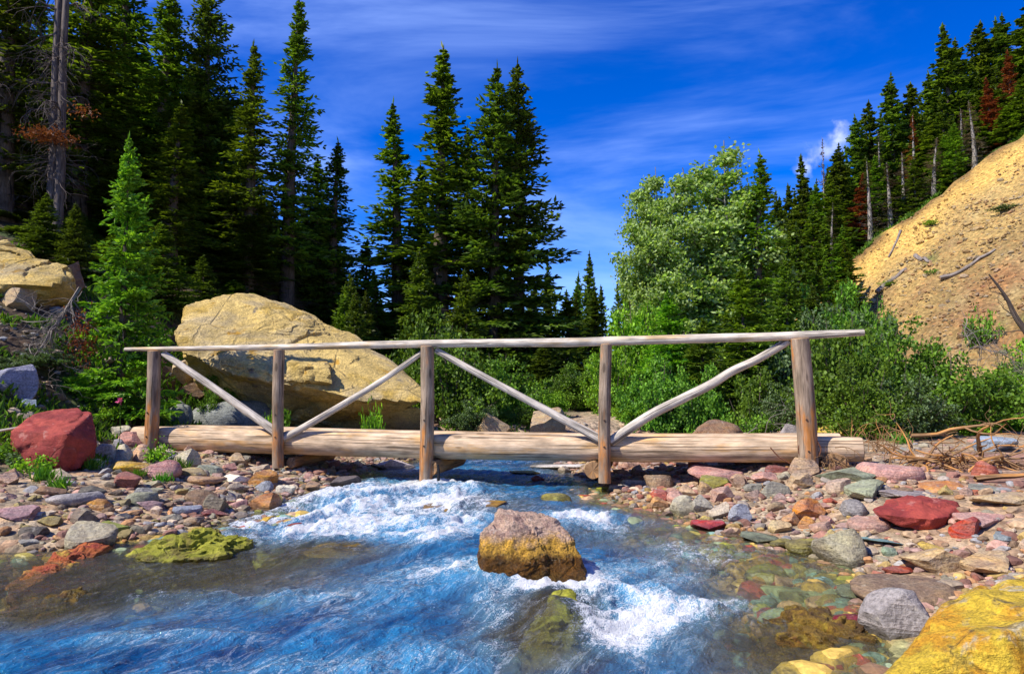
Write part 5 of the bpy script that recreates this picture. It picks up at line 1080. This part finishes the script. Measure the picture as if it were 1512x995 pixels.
# ------------------------------------------------------------------ light, sky, camera
SUN_AZ = np.array([-.90, -.43]); SUN_EL = 47.
w = bpy.data.worlds.new('World'); SC.world = w; w.use_nodes = True; nt = w.node_tree; nt.nodes.clear()
def wn(ty, **kw):
    x = nt.nodes.new('ShaderNode' + ty)
    for k, v in kw.items(): setattr(x, k, v)
    return x
sky = wn('TexSky', sky_type='NISHITA'); sky.sun_disc = False; sky.sun_elevation = R(SUN_EL); sky.sun_rotation = math.atan2(SUN_AZ[0], SUN_AZ[1]); sky.altitude = 2200; sky.air_density = 1.0; sky.dust_density = .3; sky.ozone_density = 4.0
tc = wn('TexCoord'); L = nt.links.new
hs = wn('HueSaturation'); hs.inputs['Saturation'].default_value = 1.45; hs.inputs['Hue'].default_value = .524; hs.inputs['Value'].default_value = 1.38; L(sky.outputs[0], hs.inputs['Color'])
mp = wn('Mapping'); mp.inputs['Scale'].default_value = (1.0, 1.0, 4.2); mp.inputs['Rotation'].default_value = (.0, .12, .3); L(tc.outputs['Generated'], mp.inputs[0])
nz = wn('TexNoise'); nz.inputs['Scale'].default_value = 1.5; nz.inputs['Detail'].default_value = 7; nz.inputs['Roughness'].default_value = .58; nz.inputs['Distortion'].default_value = .6; L(mp.outputs[0], nz.inputs['Vector'])
mr = wn('MapRange', interpolation_type='SMOOTHSTEP'); mr.inputs[1].default_value = .40; mr.inputs[2].default_value = .80; mr.inputs[3].default_value = 0; mr.inputs[4].default_value = .38; L(nz.outputs['Fac'], mr.inputs[0])
mx = wn('Mix', data_type='RGBA'); L(mr.outputs[0], mx.inputs[0]); L(hs.outputs[0], mx.inputs[6]); mx.inputs[7].default_value = (5.0, 7.0, 12.5, 1)
# small cumulus near the ridge
prev = mx.outputs[2]; nz2 = wn('TexNoise'); nz2.inputs['Scale'].default_value = 34; nz2.inputs['Detail'].default_value = 6; L(tc.outputs['Generated'], nz2.inputs['Vector'])
for (px, py, rad) in ((1226, 224, .026), (1182, 258, .014), (1250, 206, .02)):
    d = ray(px, py); d = d / np.linalg.norm(d); vm = wn('VectorMath', operation='DISTANCE'); L(tc.outputs['Generated'], vm.inputs[0]); vm.inputs[1].default_value = d
    a1 = wn('Math', operation='MULTIPLY'); L(nz2.outputs['Fac'], a1.inputs[0]); a1.inputs[1].default_value = rad * 5.0; a2 = wn('Math', operation='ADD'); L(vm.outputs['Value'], a2.inputs[0]); L(a1.outputs[0], a2.inputs[1])
    m2 = wn('MapRange', interpolation_type='SMOOTHSTEP'); L(a2.outputs[0], m2.inputs[0]); m2.inputs[1].default_value = rad * 3.5; m2.inputs[2].default_value = rad * 2.0; m2.inputs[4].default_value = 0.38 if rad > .01 else .2
    m3 = wn('Mix', data_type='RGBA'); L(m2.outputs[0], m3.inputs[0]); L(prev, m3.inputs[6]); m3.inputs[7].default_value = (8.5, 9., 10., 1); prev = m3.outputs[2]
bg = wn('Background'); bg.inputs['Strength'].default_value = .11; L(prev, bg.inputs['Color']); ow = wn('OutputWorld'); L(bg.outputs[0], ow.inputs[0])
sl = bpy.data.lights.new('sun', 'SUN'); sl.energy = 5.0; sl.angle = R(.5); sl.color = (1, .93, .82); so = bpy.data.objects.new('sun', sl); COL.objects.link(so)
h = SUN_AZ / np.linalg.norm(SUN_AZ) * math.cos(R(SUN_EL)); so.rotation_euler = Vector((-h[0], -h[1], -math.sin(R(SUN_EL)))).to_track_quat('-Z', 'Y').to_euler(); so.location = (-20, -10, 30)
cam = bpy.data.cameras.new('camera'); cam.sensor_width = 36; cam.lens = F / 1512 * 36; cam.clip_end = 5000; cam.clip_start = .05; co = bpy.data.objects.new('camera', cam); COL.objects.link(co)
co.location = (0, 0, CZ); co.rotation_euler = (math.pi / 2 + PITCH, 0, 0); SC.camera = co
SC.view_settings.view_transform = 'Standard'; SC.view_settings.look = 'None'; SC.view_settings.exposure = .55; SC.view_settings.gamma = 1; SC.view_settings.use_curve_mapping = False
SC.cycles.transparent_max_bounces = 12; SC.cycles.max_bounces = 8
